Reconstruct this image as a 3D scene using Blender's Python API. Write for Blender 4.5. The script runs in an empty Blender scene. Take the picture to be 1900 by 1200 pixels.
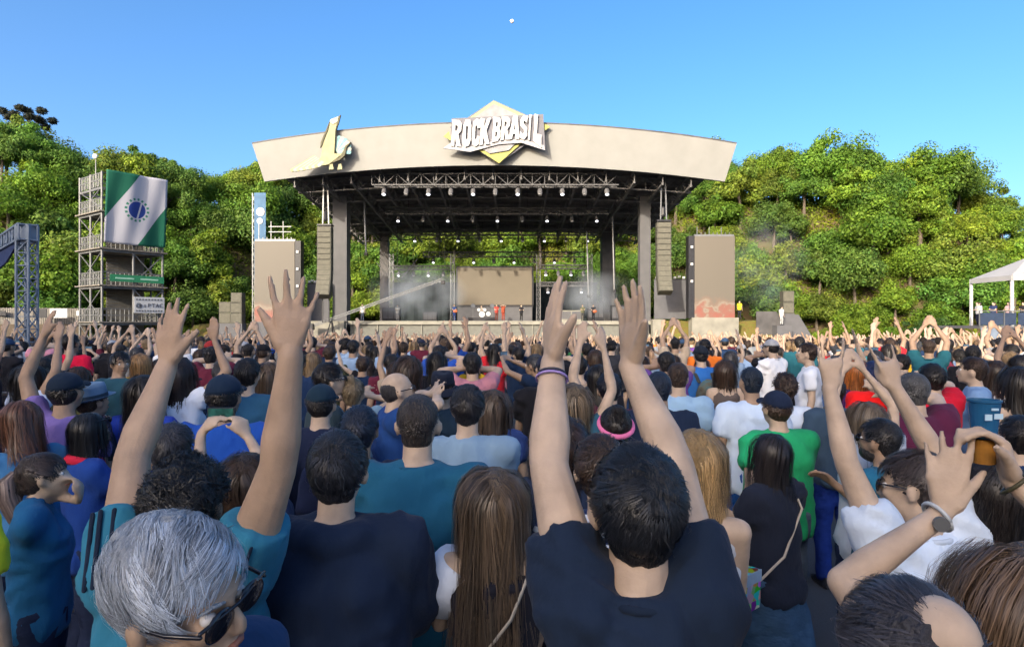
import bpy, math, random
import numpy as np
from mathutils import Vector, Matrix, noise

SC = bpy.context.scene
COL = SC.collection
R = math.radians
rnd = random.Random(11)
nrng = np.random.default_rng(11)

# ------------------------------------------------------------------ camera, sky, sun, exposure
F, HC = 1150.0, 2.05            # focal length in photo pixels, eye height in metres
cam_d = bpy.data.cameras.new('camera')
cam_d.sensor_width = 36.0
cam_d.lens = 36.0 * F / 1900.0
cam_d.clip_start = 0.05
cam_d.clip_end = 6000.0
cam = bpy.data.objects.new('camera', cam_d)
COL.objects.link(cam)
cam.location = (0, 0, HC)
cam.rotation_euler = (R(90), 0, 0)
SC.camera = cam

SUN_EL, SUN_AZ = 19.0, 27.0     # sun low behind the camera, to its left; light travels to the right and away
world = bpy.data.worlds.new('World')
SC.world = world
world.use_nodes = True
wn = world.node_tree.nodes
wl = world.node_tree.links
bg = wn['Background']
sky = wn.new('ShaderNodeTexSky')
sky.sky_type = 'NISHITA'
sky.sun_disc = False
sky.sun_elevation = R(SUN_EL)
sky.sun_rotation = R(180 + SUN_AZ)
sky.altitude = 900
sky.air_density = 0.7
sky.dust_density = 9.0
sky.ozone_density = 1.5
hsv = wn.new('ShaderNodeHueSaturation')
hsv.inputs['Hue'].default_value = .498
hsv.inputs['Saturation'].default_value = 1.32
wl.new(sky.outputs[0], hsv.inputs['Color'])
wl.new(hsv.outputs[0], bg.inputs[0])
bg.inputs[1].default_value = 0.142

sun_d = bpy.data.lights.new('sun', 'SUN')
sun_d.energy = 2.0
sun_d.angle = R(0.5)
sun_d.color = (1.0, 0.89, 0.72)
sun = bpy.data.objects.new('sun', sun_d)
COL.objects.link(sun)
ldir = Vector((math.sin(R(SUN_AZ)) * math.cos(R(SUN_EL)), math.cos(R(SUN_AZ)) * math.cos(R(SUN_EL)), -math.sin(R(SUN_EL))))
sun.rotation_euler = ldir.to_track_quat('-Z', 'Y').to_euler()

SC.view_settings.view_transform = 'Standard'
SC.view_settings.look = 'None'
SC.view_settings.exposure = 1.62
SC.view_settings.gamma = 1.0
SC.cycles.max_bounces = 6
SC.cycles.diffuse_bounces = 3
SC.cycles.transparent_max_bounces = 8
SC.cycles.use_adaptive_sampling = True
SC.cycles.adaptive_threshold = 0.02
SC.cycles.use_denoising = True

def P(px, py, d):
    """world point seen at photo pixel (px, py), d metres ahead of the camera"""
    return Vector(((px - 950.0) / F * d, d, HC - (py - 600.0) / F * d))

def sstep(a, b, t):
    t = max(0.0, min(1.0, (t - a) / (b - a)))
    return t * t * (3 - 2 * t)

def gz(x, y):
    return -1.0 * sstep(5, 56, y)

# ------------------------------------------------------------------ mesh building
def frame(d):
    d = Vector(d).normalized()
    u = d.cross(Vector((0, 0, 1)))
    if u.length < 1e-3:
        u = Vector((1, 0, 0))
    u.normalize()
    return d, u, u.cross(d).normalized()

class MB:
    def __init__(s):
        s.v, s.f, s.m, s.c = [], [], [], []
    def add(s, vs, fs, mi=0):
        o = len(s.v)
        s.v.extend([tuple(p) for p in vs])
        s.f.extend([[i + o for i in f] for f in fs])
        s.m.extend([mi] * len(fs))
        return s
    def loft(s, rings, cap=True, mi=0):
        n = len(rings[0]); vs = [p for r in rings for p in r]; fs = []
        for i in range(len(rings) - 1):
            for j in range(n):
                k = (j + 1) % n
                fs.append([i * n + j, i * n + k, (i + 1) * n + k, (i + 1) * n + j])
        if cap:
            fs.append(list(range(n))[::-1]); fs.append([(len(rings) - 1) * n + j for j in range(n)])
        return s.add(vs, fs, mi)
    def tube(s, pts, rad, seg=10, rnd_end=True, mi=0, flat=1.0):
        pts = [Vector(p) for p in pts]
        if not hasattr(rad, '__len__'): rad = [rad] * len(pts)
        rad = list(rad)
        if rnd_end:
            d0 = (pts[0] - pts[1]).normalized(); d1 = (pts[-1] - pts[-2]).normalized()
            a, b, ra, rb = pts[0], pts[-1], rad[0], rad[-1]
            pts = [a + d0 * ra * .95, a + d0 * ra * .7] + pts + [b + d1 * rb * .7, b + d1 * rb * .95]
            rad = [ra * .3, ra * .72] + rad + [rb * .72, rb * .3]
        rings = []; up = None
        for i, p in enumerate(pts):
            t = (pts[min(i + 1, len(pts) - 1)] - pts[max(i - 1, 0)]).normalized()
            if up is None: _, u, _ = frame(t)
            else:
                u = up - t * up.dot(t)
                u = u.normalized() if u.length > 1e-4 else frame(t)[1]
            up = u; w = t.cross(u)
            rings.append([p + (u * math.cos(2 * math.pi * j / seg) + w * math.sin(2 * math.pi * j / seg) * flat) * rad[i] for j in range(seg)])
        return s.loft(rings, True, mi)
    def ell(s, c, r, M=None, nu=12, nv=8, mi=0):
        c = Vector(c); rings = []
        for i in range(nv + 1):
            th = math.pi * (0.04 + 0.92 * i / nv)
            ring = []
            for j in range(nu):
                a = 2 * math.pi * j / nu
                p = Vector((r[0] * math.sin(th) * math.cos(a), r[1] * math.sin(th) * math.sin(a), r[2] * math.cos(th)))
                if M is not None: p = M @ p
                ring.append(c + p)
            rings.append(ring)
        return s.loft(rings, True, mi)
    def box(s, c, size, M=None, mi=0):
        c = Vector(c); vs = []
        for z in (-.5, .5):
            for x, y in ((-.5, -.5), (.5, -.5), (.5, .5), (-.5, .5)):
                p = Vector((x * size[0], y * size[1], z * size[2]))
                if M is not None: p = M @ p
                vs.append(c + p)
        return s.add(vs, [[3, 2, 1, 0], [4, 5, 6, 7], [0, 1, 5, 4], [1, 2, 6, 5], [2, 3, 7, 6], [3, 0, 4, 7]], mi)
    def bar(s, a, b, w, h=None, mi=0):
        a, b = Vector(a), Vector(b); h = h or w
        t, u, v = frame(b - a)
        M = Matrix((u, t, v)).transposed()
        return s.box((a + b) / 2, (w, (b - a).length, h), M, mi)
    def prism(s, poly, o, ux, uy, th, mi=0):
        o, ux, uy = Vector(o), Vector(ux), Vector(uy); n = len(poly)
        nz = ux.cross(uy).normalized() * th
        vs = [o + ux * p[0] + uy * p[1] for p in poly]; vs += [p + nz for p in vs]
        fs = [list(range(n))[::-1], [n + i for i in range(n)]]
        fs += [[i, (i + 1) % n, n + (i + 1) % n, n + i] for i in range(n)]
        return s.add(vs, fs, mi)
    def mesh(s, name):
        me = bpy.data.meshes.new(name)
        me.from_pydata(s.v, [], s.f)
        if any(s.m): me.polygons.foreach_set('material_index', s.m)
        me.update()
        return me

BAKE = []
def folds(me, sd):
    """press drape folds into a garment: warped ridges, steeper than tall"""
    n = len(me.vertices); co = np.empty(n * 3, np.float32); nr = np.empty(n * 3, np.float32)
    me.vertices.foreach_get('co', co); me.vertices.foreach_get('normal', nr)
    co = co.reshape(-1, 3); nr = nr.reshape(-1, 3); d = np.empty(n, np.float32); nz = noise.noise
    for i, (x, y, z) in enumerate(co.tolist()):
        w = nz((x * 3 + sd, y * 3, z * 3))
        a = nz((x * 7 + w * 2.2 + z * 1.5, y * 7 + sd, z * 4.5 + w * 2.5))
        b = nz((x * 13 - z * 6, y * 13, z * 11 + sd))
        d[i] = .0145 * ((1 - 2.2 * abs(a)) - .30) + .0055 * b + .0045
    me.vertices.foreach_set('co', (co + nr * d[:, None]).astype(np.float32).ravel()); me.update()
def mk(name, mb, mats, parent=None, smooth=False, color=None, remesh=None, offset=None):
    """one mesh object; remesh=(voxel, smooth iterations, decimate ratio, displace strength, displace texture)"""
    me = mb.mesh(name) if isinstance(mb, MB) else mb
    for m in (mats if isinstance(mats, (list, tuple)) else [mats]):
        me.materials.append(m)
    o = bpy.data.objects.new(name, me)
    COL.objects.link(o)
    if parent is not None:
        o.parent = parent
        if offset is not None: o.matrix_parent_inverse = Matrix.Translation(-Vector(offset))
    if color is not None: o.color = (color[0], color[1], color[2], 1)
    if smooth: me.polygons.foreach_set('use_smooth', [True] * len(me.polygons))
    if remesh:
        vx, it, dec, ds, tx = (list(remesh) + [None] * 5)[:5]
        m = o.modifiers.new('r', 'REMESH'); m.mode = 'VOXEL'; m.voxel_size = vx; m.use_smooth_shade = True
        if it: m = o.modifiers.new('s', 'SMOOTH'); m.iterations = it; m.factor = 0.5
        if ds: m = o.modifiers.new('d', 'DISPLACE'); m.texture = tx; m.strength = ds; m.mid_level = 0.5; m.texture_coords = 'LOCAL'
        if dec and dec < 1: m = o.modifiers.new('c', 'DECIMATE'); m.ratio = dec
        BAKE.append(o)
    return o

def bake_all():
    if not BAKE: return
    bpy.context.view_layer.update()
    dg = bpy.context.evaluated_depsgraph_get()
    for o in BAKE:
        old = o.data
        me = bpy.data.meshes.new_from_object(o.evaluated_get(dg), preserve_all_data_layers=True, depsgraph=dg)
        o.modifiers.clear(); o.data = me; me.name = o.name
        me.polygons.foreach_set('use_smooth', [True] * len(me.polygons))
        bpy.data.meshes.remove(old)
        if o.name.split('.')[0] in ('shirt', 'jacket', 'trousers', 'skirt', 'shorts'): folds(me, rnd.uniform(0, 50))
    BAKE.clear()

def tag(o, label=None, cat=None, group=None, kind=None):
    if label: o['label'] = label
    if cat: o['category'] = cat
    if group: o['group'] = group
    if kind: o['kind'] = kind
    return o

def thing(name, label, cat, loc=(0, 0, 0), rz=0.0, group=None):
    o = bpy.data.objects.new(name, None); COL.objects.link(o)
    o.empty_display_size = 0.2
    o.location = loc; o.rotation_euler = (0, 0, rz)
    return tag(o, label, cat, group)

def part(name, mb, mat, root, **k):
    """a part of an unrotated thing whose shape was given in world coordinates"""
    return mk(name, mb, mat, root, offset=root.location, **k)

def dup(root, loc, rz, scale=1.0, mirror=False):
    r = root.copy(); COL.objects.link(r); r.location = loc; r.rotation_euler = (0, 0, rz)
    r.scale = (-scale if mirror else scale, scale, scale)
    kids = {}
    for ch in root.children:
        c = ch.copy(); COL.objects.link(c); c.parent = r
        kids.setdefault(ch.name.split('.')[0], []).append(c)
        for g in ch.children:
            e = g.copy(); COL.objects.link(e); e.parent = c
            kids.setdefault(g.name.split('.')[0], []).append(e)
    return r, kids

# ------------------------------------------------------------------ materials
def mat(name, col=(.5, .5, .5), rough=.6, metal=0.0, spec=.4, objcol=False, attr=None, var=.25, vscale=4.0,
        vstretch=(1, 1, 1), bump=0.0, bscale=30.0, bstretch=(1, 1, 1), detail=4, col2=None, sheen=0.0, emit=0.0):
    m = bpy.data.materials.new(name); m.use_nodes = True
    nt = m.node_tree; N = nt.nodes; L = nt.links
    b = N['Principled BSDF']
    b.inputs['Roughness'].default_value = rough
    b.inputs['Metallic'].default_value = metal
    b.inputs['Specular IOR Level'].default_value = spec
    if sheen: b.inputs['Sheen Weight'].default_value = sheen
    tc = N.new('ShaderNodeTexCoord')
    if objcol:
        src = N.new('ShaderNodeObjectInfo').outputs['Color']
    elif attr:
        a = N.new('ShaderNodeAttribute'); a.attribute_name = attr; src = a.outputs['Color']
    else:
        c = N.new('ShaderNodeRGB'); c.outputs[0].default_value = (*col, 1); src = c.outputs[0]
    mp = N.new('ShaderNodeMapping'); mp.inputs['Scale'].default_value = vstretch
    L.new(tc.outputs['Object'], mp.inputs[0])
    nz = N.new('ShaderNodeTexNoise'); nz.inputs['Scale'].default_value = vscale; nz.inputs['Detail'].default_value = detail
    L.new(mp.outputs[0], nz.inputs['Vector'])
    if col2 is not None:
        rp = N.new('ShaderNodeMapRange'); rp.inputs[1].default_value = .4; rp.inputs[2].default_value = .62
        L.new(nz.outputs[0], rp.inputs[0])
        mx = N.new('ShaderNodeMix'); mx.data_type = 'RGBA'
        L.new(rp.outputs[0], mx.inputs[0]); L.new(src, mx.inputs[6]); mx.inputs[7].default_value = (*col2, 1)
        src = mx.outputs[2]
    if var:
        mr = N.new('ShaderNodeMapRange'); mr.inputs[1].default_value = .25; mr.inputs[2].default_value = .75
        mr.inputs[3].default_value = 1 - var; mr.inputs[4].default_value = 1 + var
        L.new(nz.outputs[0], mr.inputs[0])
        vm = N.new('ShaderNodeVectorMath'); vm.operation = 'SCALE'
        L.new(src, vm.inputs[0]); L.new(mr.outputs[0], vm.inputs['Scale'])
        src = vm.outputs[0]
    L.new(src, b.inputs['Base Color'])
    if emit:
        L.new(src, b.inputs['Emission Color']); b.inputs['Emission Strength'].default_value = emit
    if bump:
        m2 = N.new('ShaderNodeMapping'); m2.inputs['Scale'].default_value = bstretch
        L.new(tc.outputs['Object'], m2.inputs[0])
        n2 = N.new('ShaderNodeTexNoise'); n2.inputs['Scale'].default_value = bscale; n2.inputs['Detail'].default_value = 5
        L.new(m2.outputs[0], n2.inputs['Vector'])
        bp = N.new('ShaderNodeBump'); bp.inputs['Strength'].default_value = bump; bp.inputs['Distance'].default_value = .03
        L.new(n2.outputs[0], bp.inputs['Height']); L.new(bp.outputs[0], b.inputs['Normal'])
    return m

M = {}
M['skin'] = mat('skin', objcol=True, rough=.58, spec=.32, var=.22, vscale=13, detail=9, bump=.09, bscale=120)
M['cloth'] = mat('cloth', objcol=True, rough=.92, spec=.15, var=.18, vscale=5, vstretch=(1, 1, .5), bump=.75, bscale=5.0, bstretch=(1.5, 1.5, .9), sheen=.04)
M['denim'] = mat('denim', objcol=True, rough=.9, spec=.15, var=.3, vscale=9, bump=.5, bscale=12, bstretch=(1, 1, 2))
M['hair'] = mat('hair', objcol=True, rough=.5, spec=.35, var=.35, vscale=22, vstretch=(2.2, 2.2, .5), bump=.7, bscale=55, bstretch=(2, 2, .35))
M['plain'] = mat('plain_paint', objcol=True, rough=.55, var=.1, vscale=6)
M['black'] = mat('black_metal', (.018, .018, .022), rough=.5, var=.3)
M['dark'] = mat('dark_roof_steel', (.075, .072, .072), rough=.65, var=.35, vscale=1.2)
M['steel'] = mat('galvanised_steel', (.17, .175, .18), rough=.45, metal=.5, var=.2, vscale=3)
M['white'] = mat('white_paint', (.55, .55, .54), rough=.5, var=.05)
M['grey'] = mat('grey_panel', (.10, .10, .107), rough=.8, var=.12, vscale=1.5)
M['glass'] = mat('dark_lens', (.01, .01, .014), rough=.08, spec=.6, var=0)
# ------------------------------------------------------------------ people
def tinted(name, rough, spec, transl=0.0):
    """object colour times a per-strand / per-leaf tint stored on the mesh"""
    m = bpy.data.materials.new(name); m.use_nodes = True
    N = m.node_tree.nodes; L = m.node_tree.links; b = N['Principled BSDF']
    oi = N.new('ShaderNodeObjectInfo'); a = N.new('ShaderNodeAttribute'); a.attribute_name = 'tint'
    v = N.new('ShaderNodeVectorMath'); v.operation = 'MULTIPLY'
    L.new(oi.outputs['Color'], v.inputs[0]); L.new(a.outputs['Color'], v.inputs[1])
    L.new(v.outputs[0], b.inputs['Base Color'])
    b.inputs['Roughness'].default_value = rough; b.inputs['Specular IOR Level'].default_value = spec
    if transl:
        t = N.new('ShaderNodeBsdfTranslucent'); mx = N.new('ShaderNodeMixShader'); mx.inputs[0].default_value = transl
        L.new(v.outputs[0], t.inputs[0]); L.new(b.outputs[0], mx.inputs[1]); L.new(t.outputs[0], mx.inputs[2])
        L.new(mx.outputs[0], N['Material Output'].inputs[0])
    return m
M['strand'] = tinted('hair_strand', .42, .45)
M['eye'] = mat('eye_white', (.7, .68, .66), rough=.2, var=0)

wr_tex = bpy.data.textures.new('cloth_folds', 'CLOUDS'); wr_tex.noise_scale = .10; wr_tex.noise_depth = 1
hr_tex = bpy.data.textures.new('hair_locks', 'CLOUDS'); hr_tex.noise_scale = .03; hr_tex.noise_depth = 2
cu_tex = bpy.data.textures.new('hair_curls', 'VORONOI'); cu_tex.noise_scale = .028

def tri_mesh(name, V, Fq, tint):
    """fast mesh from an (n,3) array, quad index array and one tint value per vertex"""
    me = bpy.data.meshes.new(name)
    me.vertices.add(len(V)); me.vertices.foreach_set('co', np.asarray(V, np.float32).ravel())
    nf, k = Fq.shape
    me.loops.add(nf * k); me.loops.foreach_set('vertex_index', Fq.astype(np.int32).ravel())
    me.polygons.add(nf); me.polygons.foreach_set('loop_start', np.arange(0, nf * k, k, dtype=np.int32))
    me.update(calc_edges=True); me.validate()
    if tint is not None:
        tint = np.asarray(tint, np.float32)
        if tint.ndim == 1: tint = np.repeat(tint[:, None], 3, 1)
        at = me.color_attributes.new('tint', 'FLOAT_COLOR', 'POINT')
        at.data.foreach_set('color', np.hstack([tint, np.ones((len(V), 1), np.float32)]).ravel())
    return me

CR_C, CR_R = np.array((0, -.008, .032)), np.array((.075, .097, .086))

def norm(a):
    return a / np.maximum(np.linalg.norm(a, axis=1, keepdims=True), 1e-9)

def clump(p, s, seed):
    return np.array([noise.noise_vector(Vector((x * s + seed, y * s, z * s))) for x, y, z in p])

def strands(style, n, w, seed, L=.04, lift=.06, wave=0.0, length=.3):
    """hair strands as thin ribbons in head space (head centre at the origin, face towards +Y)"""
    g = np.random.default_rng(seed)
    u = norm(g.normal(size=(n * 3, 3)))
    x, y, z = u.T
    long = style in ('long', 'longcurly', 'bob')
    ok = (z > -.45 - .25 * (y < -.3)) & ~((y > .50) & (z < .42)) & ~((np.abs(x) > .72) & (z < -.12) & (y > -.45))
    if style == 'balding': ok &= ~((z > .62) & (g.random(len(z)) < .95) & (y > -.8)) & ~((y > .1) & (z > .35))
    if style == 'undercut': pass
    if style in ('cap', 'hat'): ok &= z < .15
    u = u[ok][:n]; n = len(u)
    t_ = .010 if not long else .014
    if style == 'curly': t_ = .018
    if style == 'buzz' or style == 'balding': t_ = .004
    Rr = CR_R + t_
    p = CR_C + u * Rr
    nn = norm(u / Rr)
    cl = clump(p, 24.0, seed % 97)
    cl2 = clump(p, 70.0, seed % 53)
    wh = CR_C + np.array((.012, -.070, .060))
    steps = 8 if long else 3
    pts = [p - nn * .006]
    q = p.copy()
    grav = np.array((0, 0, -1.0))
    if long:
        ds = (length + .12) / steps
        ph = g.random(n) * 6.28
        lf = .88 + .24 * g.random(n)
        for i in range(steps):
            rel = (q - CR_C) / Rr
            nrm = norm(rel / Rr)
            part_side = np.stack([np.sign(q[:, 0] - .01) * .5, -.25 * np.ones(n), np.zeros(n)], 1)
            dirv = grav + part_side * np.clip(rel[:, 2:3], 0, 1) + cl * .22 + cl2 * .12
            up = rel[:, 2] > -.1
            tdir = dirv - nrm * np.sum(dirv * nrm, 1, keepdims=True)
            dirv = np.where(up[:, None], tdir, dirv)
            q = q + norm(dirv) * (ds * lf)[:, None]
            rel = (q - CR_C) / Rr
            rr = np.linalg.norm(rel, axis=1)
            inside = (rr < 1.02 + .03 * g.random(n)) & (rel[:, 2] > -.2)
            q = np.where(inside[:, None], CR_C + rel / rr[:, None] * Rr * 1.03, q)
            low = q[:, 2] < -.02
            cx = q - np.array((0, -.045, 0)); e = np.sqrt((cx[:, 0] / .088) ** 2 + (cx[:, 1] / .07) ** 2)
            push = low & (e < 1)
            f = np.where(push, 1 / np.maximum(e, .15), 1.0)
            q[:, 0] = cx[:, 0] * f; q[:, 1] = cx[:, 1] * f - .045
            q[:, 1] -= np.where(q[:, 2] < -.12, ds * .14, 0)
            if wave:
                k = wave * min(1, i / 4)
                q[:, 0] += k * np.sin(ph + i * 1.9 + cl[:, 0] * 5) * .5; q[:, 1] += k * np.cos(ph + i * 1.7 + cl[:, 1] * 5) * .5
            pts.append(q.copy())
    else:
        fly = np.where(g.random(n) < .05, 1.2 + 1.0 * g.random(n), 1.0)
        ll = L * (.7 + .6 * g.random(n))
        fl = norm(p - wh) * .8 + grav * .45 + np.array((0, .25, 0)) + cl * .9 + cl2 * .5
        if style == 'swept': fl = np.array((.9, .5, 0)) + grav * .35 + cl * .8 + cl2 * .4
        if style == 'curly': fl = cl * 2.2 + cl2 * 1.4
        fl = norm(fl - nn * np.sum(fl * nn, 1, keepdims=True))
        if style == 'undercut':
            side = u[:, 2] < .45
            ll = np.where(side, ll * .25, ll * 1.3)
        base = p
        for i in range(1, steps + 1):
            s = i / steps
            q = base + fl * (ll * s)[:, None]
            rel = (q - CR_C) / Rr
            rel = norm(rel)
            off = lift * (s * (1.6 - s)) * (.6 + .8 * np.abs(cl2[:, 0]) + .5 * cl[:, 2]) * fly
            q = CR_C + rel * Rr * (1 + off)[:, None]
            if style == 'curly': q += .010 * np.stack([np.sin(s * 7 + cl[:, 0] * 9), np.cos(s * 7 + cl[:, 1] * 9), np.sin(s * 6 + cl[:, 2] * 9)], 1)
            pts.append(q)
    pts = np.stack(pts, 1)                                   # n, k, 3
    k = pts.shape[1]
    tg = np.diff(pts, axis=1); tg = np.concatenate([tg, tg[:, -1:]], 1)
    nr = pts - np.array((0, -.02, .0)) - np.where(pts[..., 2:3] < 0, 1, 0) * np.array((0, 0, 1)) * pts[..., 2:3]
    sd = np.cross(tg, nr); sd /= np.maximum(np.linalg.norm(sd, axis=2, keepdims=True), 1e-9)
    wd = w * (.6 + .8 * g.random(n))[:, None] * np.linspace(1, .35, k)[None]
    a = pts + sd * wd[..., None] / 2; b = pts - sd * wd[..., None] / 2
    V = np.stack([a, b], 2).reshape(-1, 3)
    base = (np.arange(n) * k * 2)[:, None] + (np.arange(k - 1) * 2)[None]
    Fq = np.stack([base, base + 1, base + 3, base + 2], 2).reshape(-1, 4)
    tv = np.clip(1.05 + 1.0 * cl[:, 1] + .35 * g.normal(size=n), .3, 2.6)
    return V, Fq, np.repeat(tv, k * 2)

def rot3(yaw, pitch, roll):
    return (Matrix.Rotation(yaw, 3, 'Z') @ Matrix.Rotation(pitch, 3, 'X') @ Matrix.Rotation(roll, 3, 'Y'))

GEST = {  # curl of index, middle, ring, little, thumb; spread
    'open': ((.12, .08, .11, .18, .15), .13), 'wide': ((.08, .03, .07, .15, .05), .25), 'flat': ((.12, .10, .12, .16, .15), .10),
    'relax': ((.45, .5, .55, .6, .3), .08), 'fist': ((1.45, 1.5, 1.5, 1.5, .8), .03), 'horns': ((.08, 1.5, 1.5, .12, .75), .12),
    'hold': ((.7, .75, .8, .85, .45), .05)}

def hand(mb, w, d, n, side, k, gest, seg=7):
    curls, spread = GEST[gest]
    d = Vector(d).normalized(); n = Vector(n); n = (n - d * n.dot(d)).normalized()
    t = d.cross(n) * (1 if side > 0 else -1)              # towards the thumb
    kn = [w + (d * a + t * b) * k for a, b in ((.092, .034), (.096, .0115), (.091, -.0115), (.082, -.0335))]
    for q in kn:
        mb.tube([w + (q - w) * .05, w + (q - w) * .55, q], [.021 * k, .016 * k, .0125 * k], seg)
    mb.ell(w + (d * .055 + n * .003) * k, (.036 * k, .036 * k, .036 * k), Matrix(((t.x, d.x, n.x * .45), (t.y, d.y, n.y * .45), (t.z, d.z, n.z * .45))) @ Matrix.Diagonal((1, 1.25, 1)), 10, 6)
    LEN = ((.043, .026, .021), (.048, .030, .022), (.044, .028, .021), (.034, .021, .018))
    for i, q in enumerate(kn):
        a = spread * (1.0, .28, -.38, -1.15)[i]
        fd = (d * math.cos(a) + t * math.sin(a)).normalized()
        ax = fd.cross(n).normalized()
        p = q; pts = [q - fd * .012 * k, q]; ang = 0
        for j in range(3):
            ang += curls[i] * (1.0, 1.05, .7)[j]
            dd = fd * math.cos(ang) + n * math.sin(ang)
            p = p + dd * LEN[i][j] * k; pts.append(p)
        s = k * (1, 1, .97, .86)[i]
        mb.tube(pts, [.0112 * s, .0106 * s, .0098 * s, .0092 * s, .0078 * s], seg)
    b = w + (d * .022 + t * .022) * k
    td = (d * .80 + t * .56 + n * .20).normalized()
    td2 = (td * math.cos(curls[4]) + (n * .55 - t * .35) * math.sin(curls[4])).normalized()
    if gest in ('horns', 'fist'):
        td = (d * .80 + t * .30 + n * .52).normalized(); td2 = (n * .45 - t * .85 + d * .25).normalized()
    p1 = b + td * .042 * k; p2 = p1 + (td * .5 + td2 * .5) * .033 * k; p3 = p2 + td2 * .026 * k
    mb.tube([b, p1, p2, p3], [.021 * k, .0145 * k, .0125 * k, .0095 * k], seg)
    return [p1, p2, p3]

def ik(S, T, a, b, pole):
    S, T = Vector(S), Vector(T); v = T - S; D = v.length; mx = (a + b) * .992
    if D > mx: v = v * (mx / D); D = mx
    D = max(D, abs(a - b) + .02)
    u = v.normalized(); x = (a * a - b * b + D * D) / (2 * D); h = math.sqrt(max(0, a * a - x * x))
    pl = Vector(pole); pl = (pl - u * pl.dot(u)); pl = pl.normalized() if pl.length > 1e-3 else Vector((0, -1, 0))
    E = S + u * x + pl * h
    return E, S + v

SKINS = [(.42, .295, .205), (.45, .325, .232), (.38, .258, .175), (.33, .215, .142), (.47, .345, .25)]
SHELLS = {}

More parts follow.
